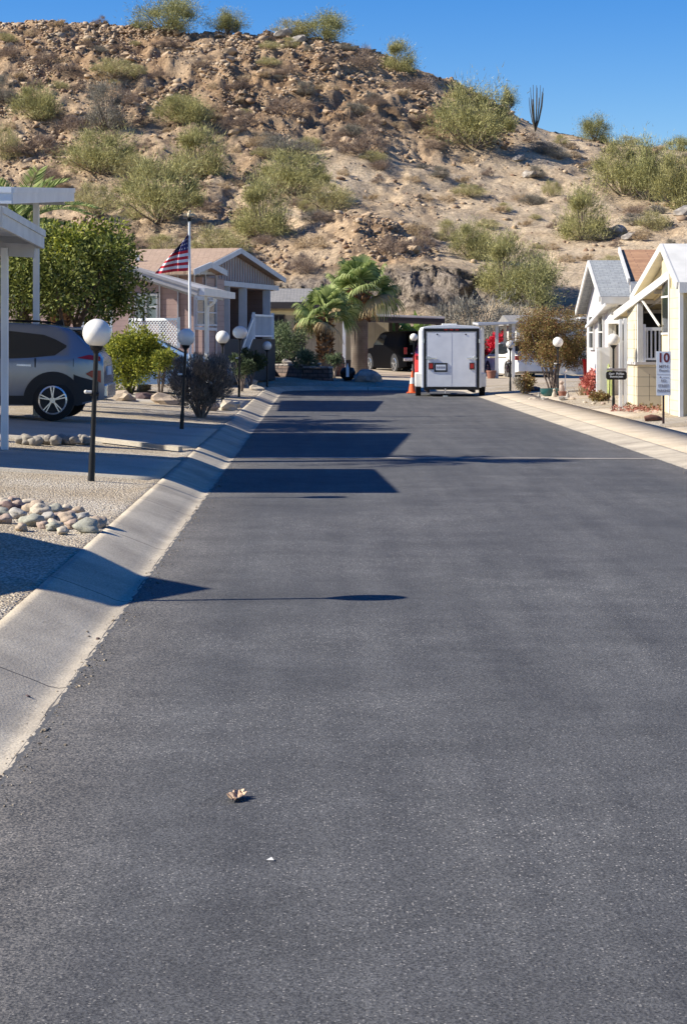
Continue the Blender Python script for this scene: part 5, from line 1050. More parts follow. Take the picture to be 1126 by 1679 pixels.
zf = ppt(A, u, 425, 556).z
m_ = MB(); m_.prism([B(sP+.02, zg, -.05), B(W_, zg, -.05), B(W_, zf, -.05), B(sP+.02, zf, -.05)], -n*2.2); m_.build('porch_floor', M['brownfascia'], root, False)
for px in (371, 399, 438):
    p = ppt(A, u, px, 500); s_ = (p-A).dot(u); m_ = MB(); q = B(s_, 0, .02); m_.beam((q.x, q.y, zf+.001), (q.x, q.y, ceil_-.06), .26, .26); m_.build('column', M['trim'], root, False, True, .012)
def railing(parts, root, ball=.13):
    m_ = MB(); bl = MB()
    for a, b_, h in parts:
        a = Vector(a); b_ = Vector(b_); m_.beam(a+Zv*h, b_+Zv*h, .07, .07); m_.beam(a+Zv*.1, b_+Zv*.1, .05, .05)
        for e in (a, b_): m_.beam(e, e+Zv*(h+.10), .10, .10)
        n_ = max(2, int((b_-a).length/ball))
        for i in range(1, n_): q = a.lerp(b_, i/n_); bl.beam(q+Zv*.1, q+Zv*h, .035, .035)
    r_ = m_.build('railing', M['bluewhite'], root, False); bl.build('baluster', M['bluewhite'], r_, False)
q0 = ppt(A+n*.15, u, 416, 556); q1 = ppt(A+n*.15, u, 447, 556); q0.z = q1.z = zf; h = ppt(A+n*.15, u, 420, 517).z-zf
lo = q0+n*1.9-u*.5; lo = at(393, 0, lo.y); lo.z = zg+.2
railing([(q0, q1, h)], root); railing([(lo, q0+Vector((-.02, -.05, 0)), h*.9)], root)
m_ = MB()
for i in range(5):
    z_ = zg+(zf-zg)*(i)/5; c = q0.lerp(lo, 1-(i+.5)/5); m_.box(c.x-1.4, c.y-.25, zg, c.x-.12, c.y+.3, z_+(zf-zg)/5)
m_.build('steps', M['mauveflat'], root, False)
m_ = MB(); m_.prism([B(sP+1.0, zf+.01, 2.17), B(sP+1.9, zf+.01, 2.17), B(sP+1.9, ceil_-.5, 2.17), B(sP+1.0, ceil_-.5, 2.17)], n*.03); m_.build('door', M['brownfascia'], root, False)
window(root, B(sP+.35, zf+.7, 2.2), B(sP+.85, ceil_-.4, 2.2), u, n, 0); window(root, B(sP+2.6, zf+.7, 2.2), B(sP+3.8, ceil_-.4, 2.2), u, n, 1)
# bay with two tall windows and framed panels, small gable over it
A2 = A+n*.25
m_ = MB(); m_.prism([B(.05, zg, -.25), B(sP-.1, zg, -.25), B(sP-.1, ze-.15, -.25), B(.05, ze-.15, -.25)], -n*.229); m_.build('bay_wall', M['mauve'], root, False)
a = ppt(A2, u, 321, 533); c = ppt(A2, u, 335, 491); window(root, a, c, u, n, 0); a = ppt(A2, u, 340, 533); c = ppt(A2, u, 353, 493); window(root, a, c, u, n, 0)
m_ = MB()
for px in (319, 337.5, 355): p = ppt(A2+n*.03, u, px, 580); p2 = ppt(A2+n*.03, u, px, 447); m_.beam(p, p2, .09, .04)
for py in (447, 472, 486, 538): m_.beam(ppt(A2+n*.05, u, 319, py), ppt(A2+n*.05, u, 355, py+ (2 if py > 480 else 1)), .04, .09)
m_.build('trim_board', M['trim'], root, False)
pa = ppt(A2+n*.35, u, 345, 432); l_ = ppt(A2+n*.35, u, 317, 444); r2 = ppt(A2+n*.35, u, 371, 446)
m_ = MB(); m_.prism([l_, pa, pa-Zv*.10, l_-Zv*.10], -n*2.4); m_.prism([pa+n*.003, r2+n*.003, r2-Zv*.10+n*.003, pa-Zv*.10+n*.003], -n*2.4); m_.build('bay_roof', M['tanshingle'], root, False)
m_ = MB(); m_.beam(l_+n*.02-Zv*.04, pa+n*.02-Zv*.04, .04, .17); m_.beam(pa+n*.024-Zv*.04, r2+n*.024-Zv*.04, .04, .17); m_.build('bay_fascia', M['trim'], root, False)
# side wall facing the camera
un = -n; A0 = Vector((A.x, A.y, 0)); nn = -u
a = ppt(A0, un, 258, 524); c = ppt(A0, un, 222, 483); window(root, a, c, un, nn, 1)
m_ = MB()
for px in (215, 262, 292): m_.beam(ppt(A0+nn*.03, un, px, 585), ppt(A0+nn*.03, un, px, 452), .09, .04)
m_.build('trim_board', M['trim'], root, False)
# gutter/vent stack
m_ = MB(); m_.beam(at(226, 425, 60)+Vector((0, 0, -.3)), at(226, 418, 60), .12, .12); m_.build('roof_vent', M['bluewhite'], root, False)
# lattice screen
a = gpx(214, 52); b_ = gpx(293, 51); zt_, zb_ = EYE+(VY-524)*52/F, EYE+(VY-572)*52/F
root = thing('lattice_screen', 'white diagonal lattice screen below the mauve house window', 'fence', (a.x, a.y, zb_)); m_ = MB(); W2 = (b_-a).length; H2 = zt_-zb_; uu = (b_-a).normalized(); uu.z = 0
P2 = lambda s_, z, o=0: Vector((a.x, a.y, 0))+uu*s_+Zv*(zb_+z)+Vector((0, o, 0))
s_ = -H2
while s_ < W2:
    for d_, o in ((1, 0), (-1, .012)):
        x0, z0_, x1, z1_ = s_, 0, s_+H2, H2
        if x0 < 0: z0_ -= x0; x0 = 0
        if x1 > W2: z1_ -= x1-W2; x1 = W2
        if d_ < 0: x0, x1 = W2-x0, W2-x1
        if abs(x1-x0) > .02: m_.beam(P2(x0, z0_, o), P2(x1, z1_, o), .03, .008)
    s_ += .105
m_.build('lattice', M['bluewhite'], root, False)
m_ = MB(); m_.beam(P2(0, H2), P2(W2, H2), .05, .06); m_.beam(P2(0, 0), P2(W2, 0), .05, .06); m_.build('frame', M['bluewhite'], root, False)
for s_ in (0, W2): m_ = MB(); q = P2(s_, 0); m_.beam((q.x, q.y, .2), (q.x, q.y, zt_+.05), .08, .08); m_.build('post', M['bluewhite'], root, False)
# --- carports on the left
def carport(name, label, P, zt, zb, posts, roofmat, fmat, beams=(), slope=None, under='trim', cat='carport', ribs=True):
    """P: four plan corners (street near, street far, lot far, lot near); zt top heights, fascia depth zb"""
    root = thing(name, label, cat, (P[0][0], P[0][1], gz(P[0][0], P[0][1]))); m_ = MB(); T = [Vector((p[0], p[1], z)) for p, z in zip(P, zt)]
    m_.add([t-Zv*.04 for t in T]+[t-Zv*.09 for t in T], [[0, 1, 2, 3], [7, 6, 5, 4], [0, 4, 5, 1], [1, 5, 6, 2], [2, 6, 7, 3], [3, 7, 4, 0]]); m_.build('roof', roofmat, root, False)
    m_ = MB(); cc = sum(T, Vector())/4
    for i in range(4):
        a, b_ = T[i], T[(i+1) % 4]; m_.beam(a-Zv*(zb/2), b_-Zv*(zb/2), .035, zb)
        if zb > .15: o = (Vector((a.x+b_.x, a.y+b_.y, 0))/2-Vector((cc.x, cc.y, 0))).normalized()*.02; m_.beam(a+o-Zv*(zb*.16), b_+o-Zv*(zb*.16), .03, zb*.36)
    m_.build('fascia', fmat, root, False)
    for (x, y, ztop, w2) in posts: m_ = MB(); g_ = gz(x, y); m_.beam((x, y, g_-.1), (x, y, ztop), w2, w2); m_.build('post', M['bluewhite'], root, False, True, .006)
    m_ = MB()
    for a, b_, h in beams: m_.beam(a, b_, .07, h)
    if beams: m_.build('beam', M[under], root, False)
    return root
b = gp(16, 735)
carport('carport', 'nearest white carport roof at the left edge with a slim white post', [(-3.29, 20.2), (-3.39, 24.0), (-9.5, 24.1), (-9.4, 20.3)], (3.0, 2.96, 3.3, 3.34), .22, [(b.x, 23.7, 2.74, .085), (-6.3, 20.5, 2.95, .085), (-8.8, 23.6, 3.0, .085)], M['bluewhite'], M['white'],
        [((-3.45, 23.72, 2.70), (-9.4, 23.75, 3.0), .16), ((-3.45, 20.5, 2.72), (-9.3, 20.55, 3.05), .16), ((-4.05, 23.6, 2.80), (-4.0, 20.6, 2.83), .10), ((-5.2, 23.6, 2.86), (-5.2, 20.6, 2.9), .10)])
carport('carport', 'higher white carport roof over the parked grey car on the left', [(-4.12, 26.2), (-4.2, 33.4), (-10, 33.6), (-10, 26.3)], (3.67, 4.22, 4.3, 3.75), .22, [((60-VX)*33.0/F, 33.0, 4.03, .10), (-8.9, 27.0, 3.5, .10), (-8.9, 33.0, 4.0, .10)], M['bluewhite'], M['bluewhite'],
        [((-4.3, 33.0, 3.98), (-9.9, 33.1, 4.05), .14), ((-4.3, 27, 3.5), (-9.9, 27.1, 3.57), .14)])
x_a, x_b = at(325, 0, 44).x, at(377, 0, 52).x
cp3 = carport('carport', 'sloping grey awning roof with a white gutter beside the mauve house', [(x_a, 44), (x_b, 52), (-6.2, 52.2), (-6.0, 44.1)], (2.80, 2.92, 3.95, 3.86), .17, [(at(338, 0, 48).x, 48, 2.74, .075), (-5.4, 44.6, 3.5, .09), (-5.5, 51.6, 3.6, .09)], M['palegrey'], M['palegrey'], [((x_a-.1, 44.4, 2.68), (-5.9, 44.5, 3.7), .14), ((x_b-.15, 51.6, 2.75), (-6, 51.7, 3.75), .14)])
m_ = MB(); m_.beam((x_a+.08, 44, 2.73), (x_b+.08, 52, 2.82), .13, .17); m_.build('gutter', M['bluewhite'], cp3, False)
m_ = MB(); x_ = at(341, 0, 48).x; m_.tube([(x_+.18, 47.9, 2.66), (x_+.16, 47.9, 2.55), (x_+.02, 47.9, 2.45), (x_, 47.9, 2.3), (x_, 47.9, .35)], .035, 8); m_.build('downspout', M['bluewhite'], cp3, False)
# gabled carport left of the frame; its shadow falls on the kerb
root = thing('gabled_carport', 'gabled white carport left of the frame whose pointed shadow lies on the kerb', 'carport', (-5, 12.3, .3)); m_ = MB()
for s_ in (-1, 1): m_.prism([(-4.72, 12.2, 2.95), (-4.72, 12.2+s_*2.05, 1.95), (-4.72, 12.2+s_*2.05, 1.87), (-4.72, 12.2, 2.87)], (-5.5, 0, 0))
m_.build('roof', M['bluewhite'], root, False); m_ = MB(); m_.prism([(-4.76, 10.3, 1.9), (-4.76, 14.1, 1.9), (-4.76, 12.2, 2.86)], (-.05, 0, 0)); m_.build('gable', M['creamlight'], root, False)
for x, y in ((-4.85, 10.35), (-4.85, 14.05), (-9.9, 10.35), (-9.9, 14.05)): m_ = MB(); m_.beam((x, y, .1), (x, y, 1.93), .09, .09); m_.build('post', M['white'], root, False)
# side houses of the left lots, mostly out of frame
for (x0, y0, x1, y1, h, lab) in ((-17, 19, -10.6, 26, 3.0, 'cream house left of the nearest carport, outside the frame'), (-18, 30, -11, 37, 3.0, 'cream house left of the parked car, outside the frame')):
    root = thing('side_house', lab, 'house', (x0, y0, .3)); gable(root, Vector((x1, y0, 0)), Vector((x1, y1, 0)), (y1-y0)/2, h, h+.9, x1-x0, .2, M['creamlight'], M['duskshingle'], M['white'])
# --- tan house in the centre with flat carport
YH = 86.5; zg = .55; xa, xb = at(392, 0, YH).x, at(641, 0, YH).x; zw = EYE+(VY-502)*YH/F
root = thing('tan_house', 'long tan sided house with a grey roof behind the fan palms', 'house', (xa, YH, zg)); m_ = MB(); m_.box(xa, YH, .1, xb, YH+6.5, zw); m_.build('wall', M['beige'], root, False)
xr_ = at(566, 0, YH).x; zr = EYE+(VY-473)*(YH+4)/F
m_ = MB(); m_.prism([(xa-1, YH-.7, zw+.18), (xa-1, YH+4, zr), (xa-1, YH+8, zw+.18), (xa-1, YH+8, zw+.06), (xa-1, YH-.7, zw+.06)], (xr_-xa+1, 0, 0)); m_.build('roof', M['duskshingle'], root, False)
m_ = MB(); m_.box(xa-1, YH-.76, zw-.12, xr_, YH-.70, zw+.16); m_.box(xa-1, YH-.7, zw-.02, xr_, YH-.02, zw+.05); m_.build('fascia', M['brownfascia'], root, False)
m_ = MB(); m_.box(xa, YH-.03, EYE+(VY-516)*YH/F-.02, at(500, 0, YH).x, YH-.001, EYE+(VY-509)*YH/F); m_.build('trim_board', M['cream'], root, False)
for p0, p1 in ((416, 440), (448, 466)): window(root, at(p0, 548, YH), at(p1, 517, YH), Vector((1, 0, 0)), Vector((0, -1, 0)), 1, 'glass', .06, 'brownfascia')
m_ = MB(); m_.box(at(483, 0, YH).x, YH-.04, .4, at(500, 0, YH).x, YH-.001, EYE+(VY-516)*YH/F-.03); m_.build('door', M['brownfascia'], root, False)
m_ = MB(); m_.box(at(505, 0, YH).x, YH-.05, .4, xb, YH-.001, EYE+(VY-592)*YH/F+.05); m_.build('skirting', M['brownfascia'], root, False)
YC = 77; c0, c1 = at(566, 0, YC).x, at(728, 0, YC).x; zc = EYE+(VY-514)*YC/F
carport('flat_carport', 'flat dark edged carport with a thin white roof line over the black truck', [(c1, YC), (c1+.3, YC+9), (c0, YC+9), (c0, YC)], (zc-.12, zc, zc+.1, zc+.02), .05, [], M['white'], M['white'])
root = [o for o in C.objects if o.name == 'flat_carport'][0]
m_ = MB(); m_.beam((c0+.9, YC+.05, zc-.20), (c1, YC+.05, zc-.32), .08, .26); m_.build('beam', M['brownfascia'], root, False); m_ = MB(); m_.beam((c1-.02, YC+.1, zc-.30), (c1+.26, YC+9, zc-.18), .08, .26); m_.build('beam', M['brownfascia'], root, False)
for px, Y in ((640, 85.4), (650.5, 85.6), (718, 77.4)): x = at(px, 0, Y).x; m_ = MB(); m_.beam((x, Y, .2), (x, Y, zc-.12), .16, .16); m_.build('post', M['brownfascia'], root, False)
x = at(564, 0, 76.5).x; m_ = MB(); m_.beam((x, 76.5, .2), (x, 76.5, zc+.0), .12, .12); m_.build('post', M['bluewhite'], root, False); m_ = MB(); m_.beam((x, 76.5, zc), (x, 77.2, zc), .1, .1); m_.build('beam', M['bluewhite'], root, False)
# retaining walls and rocks
def swall(name, label, pts, h, t=.22):
    root = thing(name, label, 'retaining wall', tuple(pts[0])); m_ = MB()
    for a, b_ in zip(pts, pts[1:]): a = Vector(a); b_ = Vector(b_); a.z = b_.z = min(a.z, b_.z); m_.beam(a+Zv*(h/2-.1), b_+Zv*(h/2-.1), t, h+.2)
    m_.build('blocks', M['stonewall'], root, False)
    m_ = MB(); r_ = random.Random(1)
    for a, b_ in zip(pts, pts[1:]):
        a = Vector(a); b_ = Vector(b_); a.z = b_.z = min(a.z, b_.z); N_ = max(2, int((b_-a).length/.32))
        for i in range(N_): m_.beam(a.lerp(b_, (i+.04)/N_)+Zv*(h+.03), a.lerp(b_, (i+.96)/N_)+Zv*(h+.03+r_.uniform(0, .015)), t+.06, .055)
    m_.build('capstone', pm('cap', (.36, .33, .30), .9, (.24, .21, .19), 6), root, False)
Yw = 67
swall('retaining_wall', 'lower brick red stone retaining wall left of the grey boulder', [gpx(456, 69), gpx(500, 67.2), gpx(543, 66.5)], .42)
swall('retaining_wall', 'upper stone retaining wall behind the fifth lamp post', [gpx(405, 68.5)+Zv*.05, gpx(440, 70.2)+Zv*.1, gpx(505, 71)+Zv*.1], .62)
for (px, Y, w_, h_, lab, mt) in ((603, 66.6, 40, 26, 'big blue grey boulder at the road end below the thick palm', 'greyrock'), (592, 67, 22, 12, 'small grey rock left of the big boulder', 'greyrock'), (490, 68.2, 16, 14, 'pointed pale rock on the lower retaining wall', 'greyrock'), (470, 68.8, 16, 10, 'flat grey rock on the lower retaining wall bed', 'greyrock'), (510, 67.8, 10, 7, 'small pale rock right of the pointed one on the wall bed', 'greyrock'), (524, 67.6, 8, 6, 'smallest pale rock at the right end of the wall bed', 'greyrock')):
    k = Y/F; p = gpx(px, Y); z_ = .42 if px < 560 else 0
    rock('garden_boulder', fg[int(px) % 5], p+Zv*(z_+h_*k*.35), (w_*k/2, w_*k/2.4, h_*k*.75), px % 5, None, lab, 'boulder')
b = gpx(570, 66.8); root = thing('black_pot', 'round black pot with a white marker before the thick palm', 'pot', tuple(b)); m_ = MB(); m_.lathe([(.12, 0), (.24, .12), (.27, .28), (.20, .42), (.16, .44), (.16, .40)], b, 20); m_.build('pot', M['black'], root, True)
m_ = MB(); m_.box(b.x-.06, b.y-.30, b.z+.12, b.x+.04, b.y-.27, b.z+.42); m_.prism([(b.x-.06, b.y-.3, b.z+.42), (b.x+.04, b.y-.3, b.z+.42), (b.x-.01, b.y-.3, b.z+.6)], (0, .03, 0)); m_.build('marker', M['bluewhite'], root, False)
b = gpx(556, 70); root = thing('clay_urn', 'dark clay urn standing by the tan wall between the two palms', 'urn', tuple(b)); m_ = MB(); m_.lathe([(.12, 0), (.2, .2), (.22, .45), (.15, .68), (.10, .75), (.14, .8), (.12, .78)], b, 18); m_.build('urn', M['terracotta'], root, True); m_ = MB(); m_.cyl(b+Zv*.75, b+Zv*.79, .10, n=14); m_.build('rim_soil', M['soil'], root)
# --- right side: cream house
Xw = 6.97; P0 = Vector((Xw, 37.55, 0)); P1 = Vector((Xw, 43.1, 0)); zg = .24
root = thing('cream_house', 'cream house with a white metal roof cut by the right edge of the photo', 'house', (Xw, 37.55, zg)); HC = root
u = Vector((0, 1, 0)); n = Vector((-1, 0, 0))
def gable_r(root, X, y0, ya, y1, z0_, za, z1_, D, wall, roof, fascia, oh, zg, wally1=None, th=.10, fh=.15):
    m_ = MB(); wy = wally1 or y1
    zt_ = z1_ if wally1 is None else za-(za-z1_)*(wy-ya)/(y1-ya)
    m_.prism([(X, y0, zg-.2), (X, wy, zg-.2), (X, wy, zt_), (X, ya, za)] + [(X, y0, z0_)], (.12, 0, 0)) if wy > ya else m_.prism([(X, y0, zg-.2), (X, wy, zg-.2), (X, wy, z0_+(za-z0_)*(wy-y0)/(ya-y0)), (X, y0, z0_)], (.12, 0, 0))
    m_.build('gable_wall', wall, root, False)
    m_ = MB(); m_.box(X+.121, y0, zg-.2, X+D, y0+.12, z0_); m_.build('side_wall', wall, root, False)
    k0 = (za-z0_)/(ya-y0); k1 = (za-z1_)/(y1-ya); m_ = MB()
    m_.prism([(X-oh, y0-oh, z0_-k0*oh), (X-oh, ya, za), (X-oh, ya, za+th), (X-oh, y0-oh, z0_-k0*oh+th)], (D+oh, 0, 0)); m_.prism([(X-oh+.002, ya, za-.001), (X-oh+.002, y1+oh, z1_-k1*oh), (X-oh+.002, y1+oh, z1_-k1*oh+th), (X-oh+.002, ya, za+th-.001)], (D+oh, 0, 0)); m_.build('roof', roof, root, False)
    m_ = MB(); e = X-oh-.02; m_.beam((e, y0-oh, z0_-k0*oh+.03), (e, ya, za+.03), .04, fh); m_.beam((e-.004, ya, za+.03), (e-.004, y1+oh, z1_-k1*oh+.03), .04, fh); m_.beam((X-oh, y0-oh-.05, z0_-k0*oh-.01), (X+D, y0-oh-.05, z0_-k0*oh-.01), .10, fh+.05); m_.build('fascia', fascia, root, False)
gable_r(root, Xw, 37.55, 39.25, 43.0, 2.68, 3.47, 2.52, 9, M['cream'], M['white'], M['white'], .08, zg, 39.75)
m_ = MB(); m_.box(Xw-.03, 37.53, .05, Xw-.001, 38.75, 2.66); m_.build('wall_panel', M['creamlight'], root, False)
m_ = MB(); m_.box(Xw-.05, 37.50, .05, Xw+.02, 37.62, 2.66); m_.box(Xw-.05, 38.66, .05, Xw-.031, 38.76, 3.0); m_.box(Xw+.10, 37.51, .05, Xw+.14, 37.545, 2.62); m_.build('corner_trim', M['white'], root, False)
m_ = MB(); m_.prism([(Xw-.012, 38.80, 1.78), (Xw-.012, 39.66, 1.78), (Xw-.012, 39.66, 2.95), (Xw-.012, 38.80, 2.85)], (.01, 0, 0)); sw = m_.build('screen_window', M['glass'], root, False); m_ = MB(); m_.box(Xw-.03, 38.78, 2.48, Xw-.013, 39.68, 2.52); m_.box(Xw-.03, 38.76, 1.74, Xw-.013, 39.68, 1.78); m_.build('sill', M['white'], sw, False)
m_ = MB(); m_.box(Xw+1.4, 39.76, .1, Xw+1.5, 46, 2.6); m_.box(Xw+.12, 39.76, .1, Xw+1.4, 39.86, 2.7); m_.build('recess_wall', M['palegrey'], root, False)
window(root, Vector((Xw+1.4, 41, 1.3)), Vector((Xw+1.4, 43, 2.2)), u, n, 1, 'glass', .06, 'white')
# porch box, rail and column
xp = 6.74; yp = 41.4; zb_ = EYE+(VY-598)*yp/F
m_ = MB(); m_.box(xp, yp, .1, xp+1.6, yp+1.3, zb_); m_.build('porch_base', M['creamlight'], root, False)
m_ = MB(); m_.box(xp-.05, yp-.05, zb_+.001, xp+1.6, yp+1.35, zb_+.06); m_.build('porch_ledge', M['palegrey'], root, False)
m_ = MB(); xd0, xd1 = at(1047, 0, yp).x, at(1080, 0, yp).x; m_.box(xd0, yp-.03, .33, xd1, yp-.001, EYE+(VY-612)*yp/F); cb = m_.build('cabinet_door', M['palegrey'], root, False, False, .004); m_ = MB(); m_.box((xd0+xd1)/2-.004, yp-.034, .34, (xd0+xd1)/2+.004, yp-.0305, EYE+(VY-613)*yp/F); m_.build('door_seam', M['brownfascia'], cb, False)
m_ = MB(); m_.beam((at(1049, 0, yp).x, yp+.05, zb_+.06), (at(1049, 0, yp).x, yp+.05, EYE+(VY-497)*yp/F), .11, .11); m_.build('column', M['white'], root, False)
m_ = MB(); m_.box(xp+.0, yp+.12, zb_+.06, xp+.05, yp+1.3, EYE+(VY-497)*yp/F); m_.build('side_panel', M['creamlight'], root, False)
railing([(Vector((at(1054, 0, yp).x, yp+.05, zb_+.02)), Vector((Xw+.6, yp+.05, zb_+.02)), EYE+(VY-537)*yp/F-zb_-.05)], root, .085)
m_ = MB(); m_.box(xp+.06, yp+1.2, zb_+.06, xp+1.5, yp+1.25, 2.3); m_.build('porch_shade_sheet', M['dark'], root, False)  # dark sheet added behind the rail in place of the porch's shaded interior
# flap awning
def awning(root, inn, out, th=.04, brace=True, mat='white', under='cream', nb=3):
    i0, i1 = map(Vector, inn); o0, o1 = map(Vector, out); m_ = MB(); m_.prism([i0, o0, o1, i1], (0, 0, th)); a_ = m_.build('awning', M[mat], root, False)
    m_ = MB(); e = Zv*.0
    for p, q in ((i0, o0), (o0, o1), (o1, i1)): m_.beam(p-Zv*.01, q-Zv*.01, .05, .11)
    for k_ in range(1, nb+1): m_.beam(i0.lerp(o0, k_/(nb+1))-Zv*.03, i1.lerp(o1, k_/(nb+1))-Zv*.03, .05, .05)
    m_.build('awning_frame', M['white'], a_, False); return a_
m_ = MB(); pn, pf = at(1098, 453, 38.9), at(1009, 519, 43.4); c1_, c2_ = pn+Vector((1.4, 0, 0)), pf+Vector((1.9, 0, 0))
m_.prism([pn, pf, c2_, c1_], (0, 0, .05)); a_ = m_.build('porch_roof', M['cream'], root, False)
m_ = MB(); m_.beam(pn+Vector((-.03, 0, .02)), pf+Vector((-.03, 0, .02)), .05, .16); m_.beam(pf-Vector((.05, -.03, .02)), c2_+Vector((0, .03, -.02)), .05, .12); m_.build('porch_fascia', M['white'], a_, False)
m_ = MB()
for q in (.3, .55, .8): m_.beam(pn.lerp(pf, q)+Vector((.03, 0, -.05)), c1_.lerp(c2_, q)+Vector((0, 0, -.05)), .06, .08)
m_.beam(pn+Vector((.35, .05, -.05)), pf+Vector((.35, 0, -.05)), .06, .07); m_.build('rafter', M['palegrey'], a_, False)
m_ = MB(); m_.prism([(Xw+.1, 39.76, 2.72), (Xw+.1, 42.9, 2.22), (Xw+.1, 42.9, 2.50), (Xw+.1, 39.7, 3.30)], (.05, 0, 0)); m_.build('upper_wall', M['cream'], root, False)
m_ = MB(); m_.beam((Xw-.05, 39.75, 1.92), pn.lerp(pf, .5)-Vector((0, 0, .04)), .035, .035); m_.build('brace', M['white'], root, False)
m_ = MB(); x_, y_q = at(1019, 0, 41.8).x, 41.8; m_.beam((x_-.03, y_q, .15), (x_-.03, y_q, 2.08), .07, .07); m_.beam((x_+.07, y_q, .15), (x_+.07, y_q, 2.10), .07, .07); m_.build('awning_post', M['bluewhite'], root, False)
# --- brown roofed house
root = thing('brown_roof_house', 'house with an orange brown shingle roof between the cream and grey roofed ones', 'house', (7.2, 45.5, .3))
m_ = MB(); m_.add([(7.2, 45.3, 3.0), (7.4, 48, 3.86), (14, 48, 3.86), (14, 45.3, 3.0), (7.2, 45.3, 2.9), (7.4, 48, 3.76), (14, 48, 3.76), (14, 45.3, 2.9)], [[0, 3, 2, 1], [4, 5, 6, 7], [0, 1, 5, 4], [3, 0, 4, 7]]); m_.add([(8.4, 48.001, 3.86), (8.4, 50.0, 3.0), (14, 50.0, 3.0), (14, 48.001, 3.86)], [[0, 1, 2, 3]]); m_.build('roof', M['brownshingle'], root, False)
m_ = MB(); m_.beam((7.2, 45.24, 2.86), (14, 45.24, 2.86), .08, .26); m_.beam((7.17, 45.2, 3.0), (7.37, 48, 3.86), .05, .13); m_.build('fascia', M['white'], root, False)
m_ = MB(); m_.box(8.4, 45.7, .1, 13.8, 49.8, 2.9); m_.box(7.5, 45.6, .1, 8.39, 46.2, 2.85); m_.build('wall', M['creamlight'], root, False)
for px in (1058,): p = at(px, 412, 47.9); m_ = MB(); m_.box(p.x-.14, p.y-.3, 3.80, p.x+.14, p.y-.05, 3.93); m_.build('roof_vent', M['bluewhite'], root, False, False, .01)
# --- grey roofed small house
root = thing('grey_roof_house', 'small pale house with a grey shingle gable roof right of the brown tree', 'house', (7.5, 50.5, .3)); XB = 7.48
gable_r(root, XB, 50.45, 52.3, 54.6, 2.78, 3.68, 2.5, 5, M['lilac'], M['greyshingle'], M['white'], .25, .3)
p = at(1008, 430, 52.2); m_ = MB(); m_.box(p.x-.12, 51.9, 3.70, p.x+.12, 52.1, 3.80); m_.build('roof_vent', M['dark'], root, False, False, .01)
m_ = MB(); yB = 50.45
m_.box(XB-.02, yB-.03, .1, XB+.10, yB-.001, 2.7); m_.box(at(1003, 0, yB).x, yB-.03, .1, at(1007, 0, yB).x, yB-.001, 2.7); m_.build('corner_trim', M['white'], root, False)
window(root, at(1007, 560, yB), at(1028, 503, yB), Vector((1, 0, 0)), Vector((0, -1, 0)), 1, 'glass', .05, 'white'); window(root, Vector((XB, 51.2, 1.4)), Vector((XB, 52.0, 2.3)), Vector((0, 1, 0)), Vector((-1, 0, 0)), 0, 'glass', .06, 'white'); window(root, Vector((XB, 53.0, 1.4)), Vector((XB, 53.8, 2.3)), Vector((0, 1, 0)), Vector((-1, 0, 0)), 0, 'glass', .06, 'white')
# pyramid slatted awning
cx_ = at(1008, 0, yB).x; zt_ = EYE+(VY-497)*yB/F; zb_ = EYE+(VY-531)*yB/F; hw = 20*yB/F
m_ = MB(); m_.poly((cx_-hw, yB-.75, zb_), (cx_+hw, yB-.75, zb_), (cx_+.02, yB-.04, zt_), (cx_-.02, yB-.04, zt_)); m_.poly((cx_-hw, yB-.75, zb_), (cx_-.02, yB-.04, zt_), (cx_-hw*.9, yB-.04, zb_)); m_.poly((cx_+hw, yB-.75, zb_), (cx_+hw*.9, yB-.04, zb_), (cx_+.02, yB-.04, zt_)); m_.build('window_awning', wavemat('slatted_white', (.80, .78, .74), 'Z', .09, .5, .01, .6), root, False)
pn, pf = at(992, 499, 49.6), at(960, 536, 53.6); m_ = MB(); m_.prism([pn, pf, pf+Vector((.35, 0, 0)), pn+Vector((.35, 0, 0))], (0, 0, .04)); a_ = m_.build('awning', M['white'], root, False); m_ = MB(); m_.beam(pn, pf, .04, .07); m_.build('awning_edge', M['bluewhite'], a_, False)
pn = at(952, 521, 55.2); m_ = MB(); m_.box(pn.x-.05, 55.0, pn.z-.03, pn.x+.9, 56.4, pn.z+.02); m_.build('side_awning', M['bluewhite'], root, False)
m_ = MB(); m_.box(at(976, 0, 50.2).x, 50.1, .2, at(998, 0, 50.2).x, 50.16, 1.45); m_.box(at(978, 0, 50).x, 50.07, .25, at(984, 0, 50).x, 50.099, 1.38); m_.build('side_gate', M['bluewhite'], root, False)
# white house wall and small roof behind the brown tree
root = thing('white_house', 'white sided house seen through the branches of the brown tree', 'house', (8.2, 72, .3)); xa, xb = at(846, 0, 76).x, at(960, 0, 76).x
m_ = MB(); m_.box(xa, 76, .1, xb, 81, EYE+(VY-530)*76/F); m_.build('wall', M['white'], root, False); m_ = MB(); zq = EYE+(VY-530)*76/F; m_.prism([(xa-.3, 75.6, zq), (xa-.3, 78.5, zq+.35), (xa-.3, 81.4, zq), (xa-.3, 81.4, zq-.08), (xa-.3, 75.6, zq-.08)], (xb-xa+2, 0, 0)); m_.build('roof', M['duskshingle'], root, False)
for p0, p1 in ((858, 874), (890, 912)): window(root, at(p0, 580, 76), at(p1, 545, 76), Vector((1, 0, 0)), Vector((0, -1, 0)), 1, 'glass', .07, 'white')
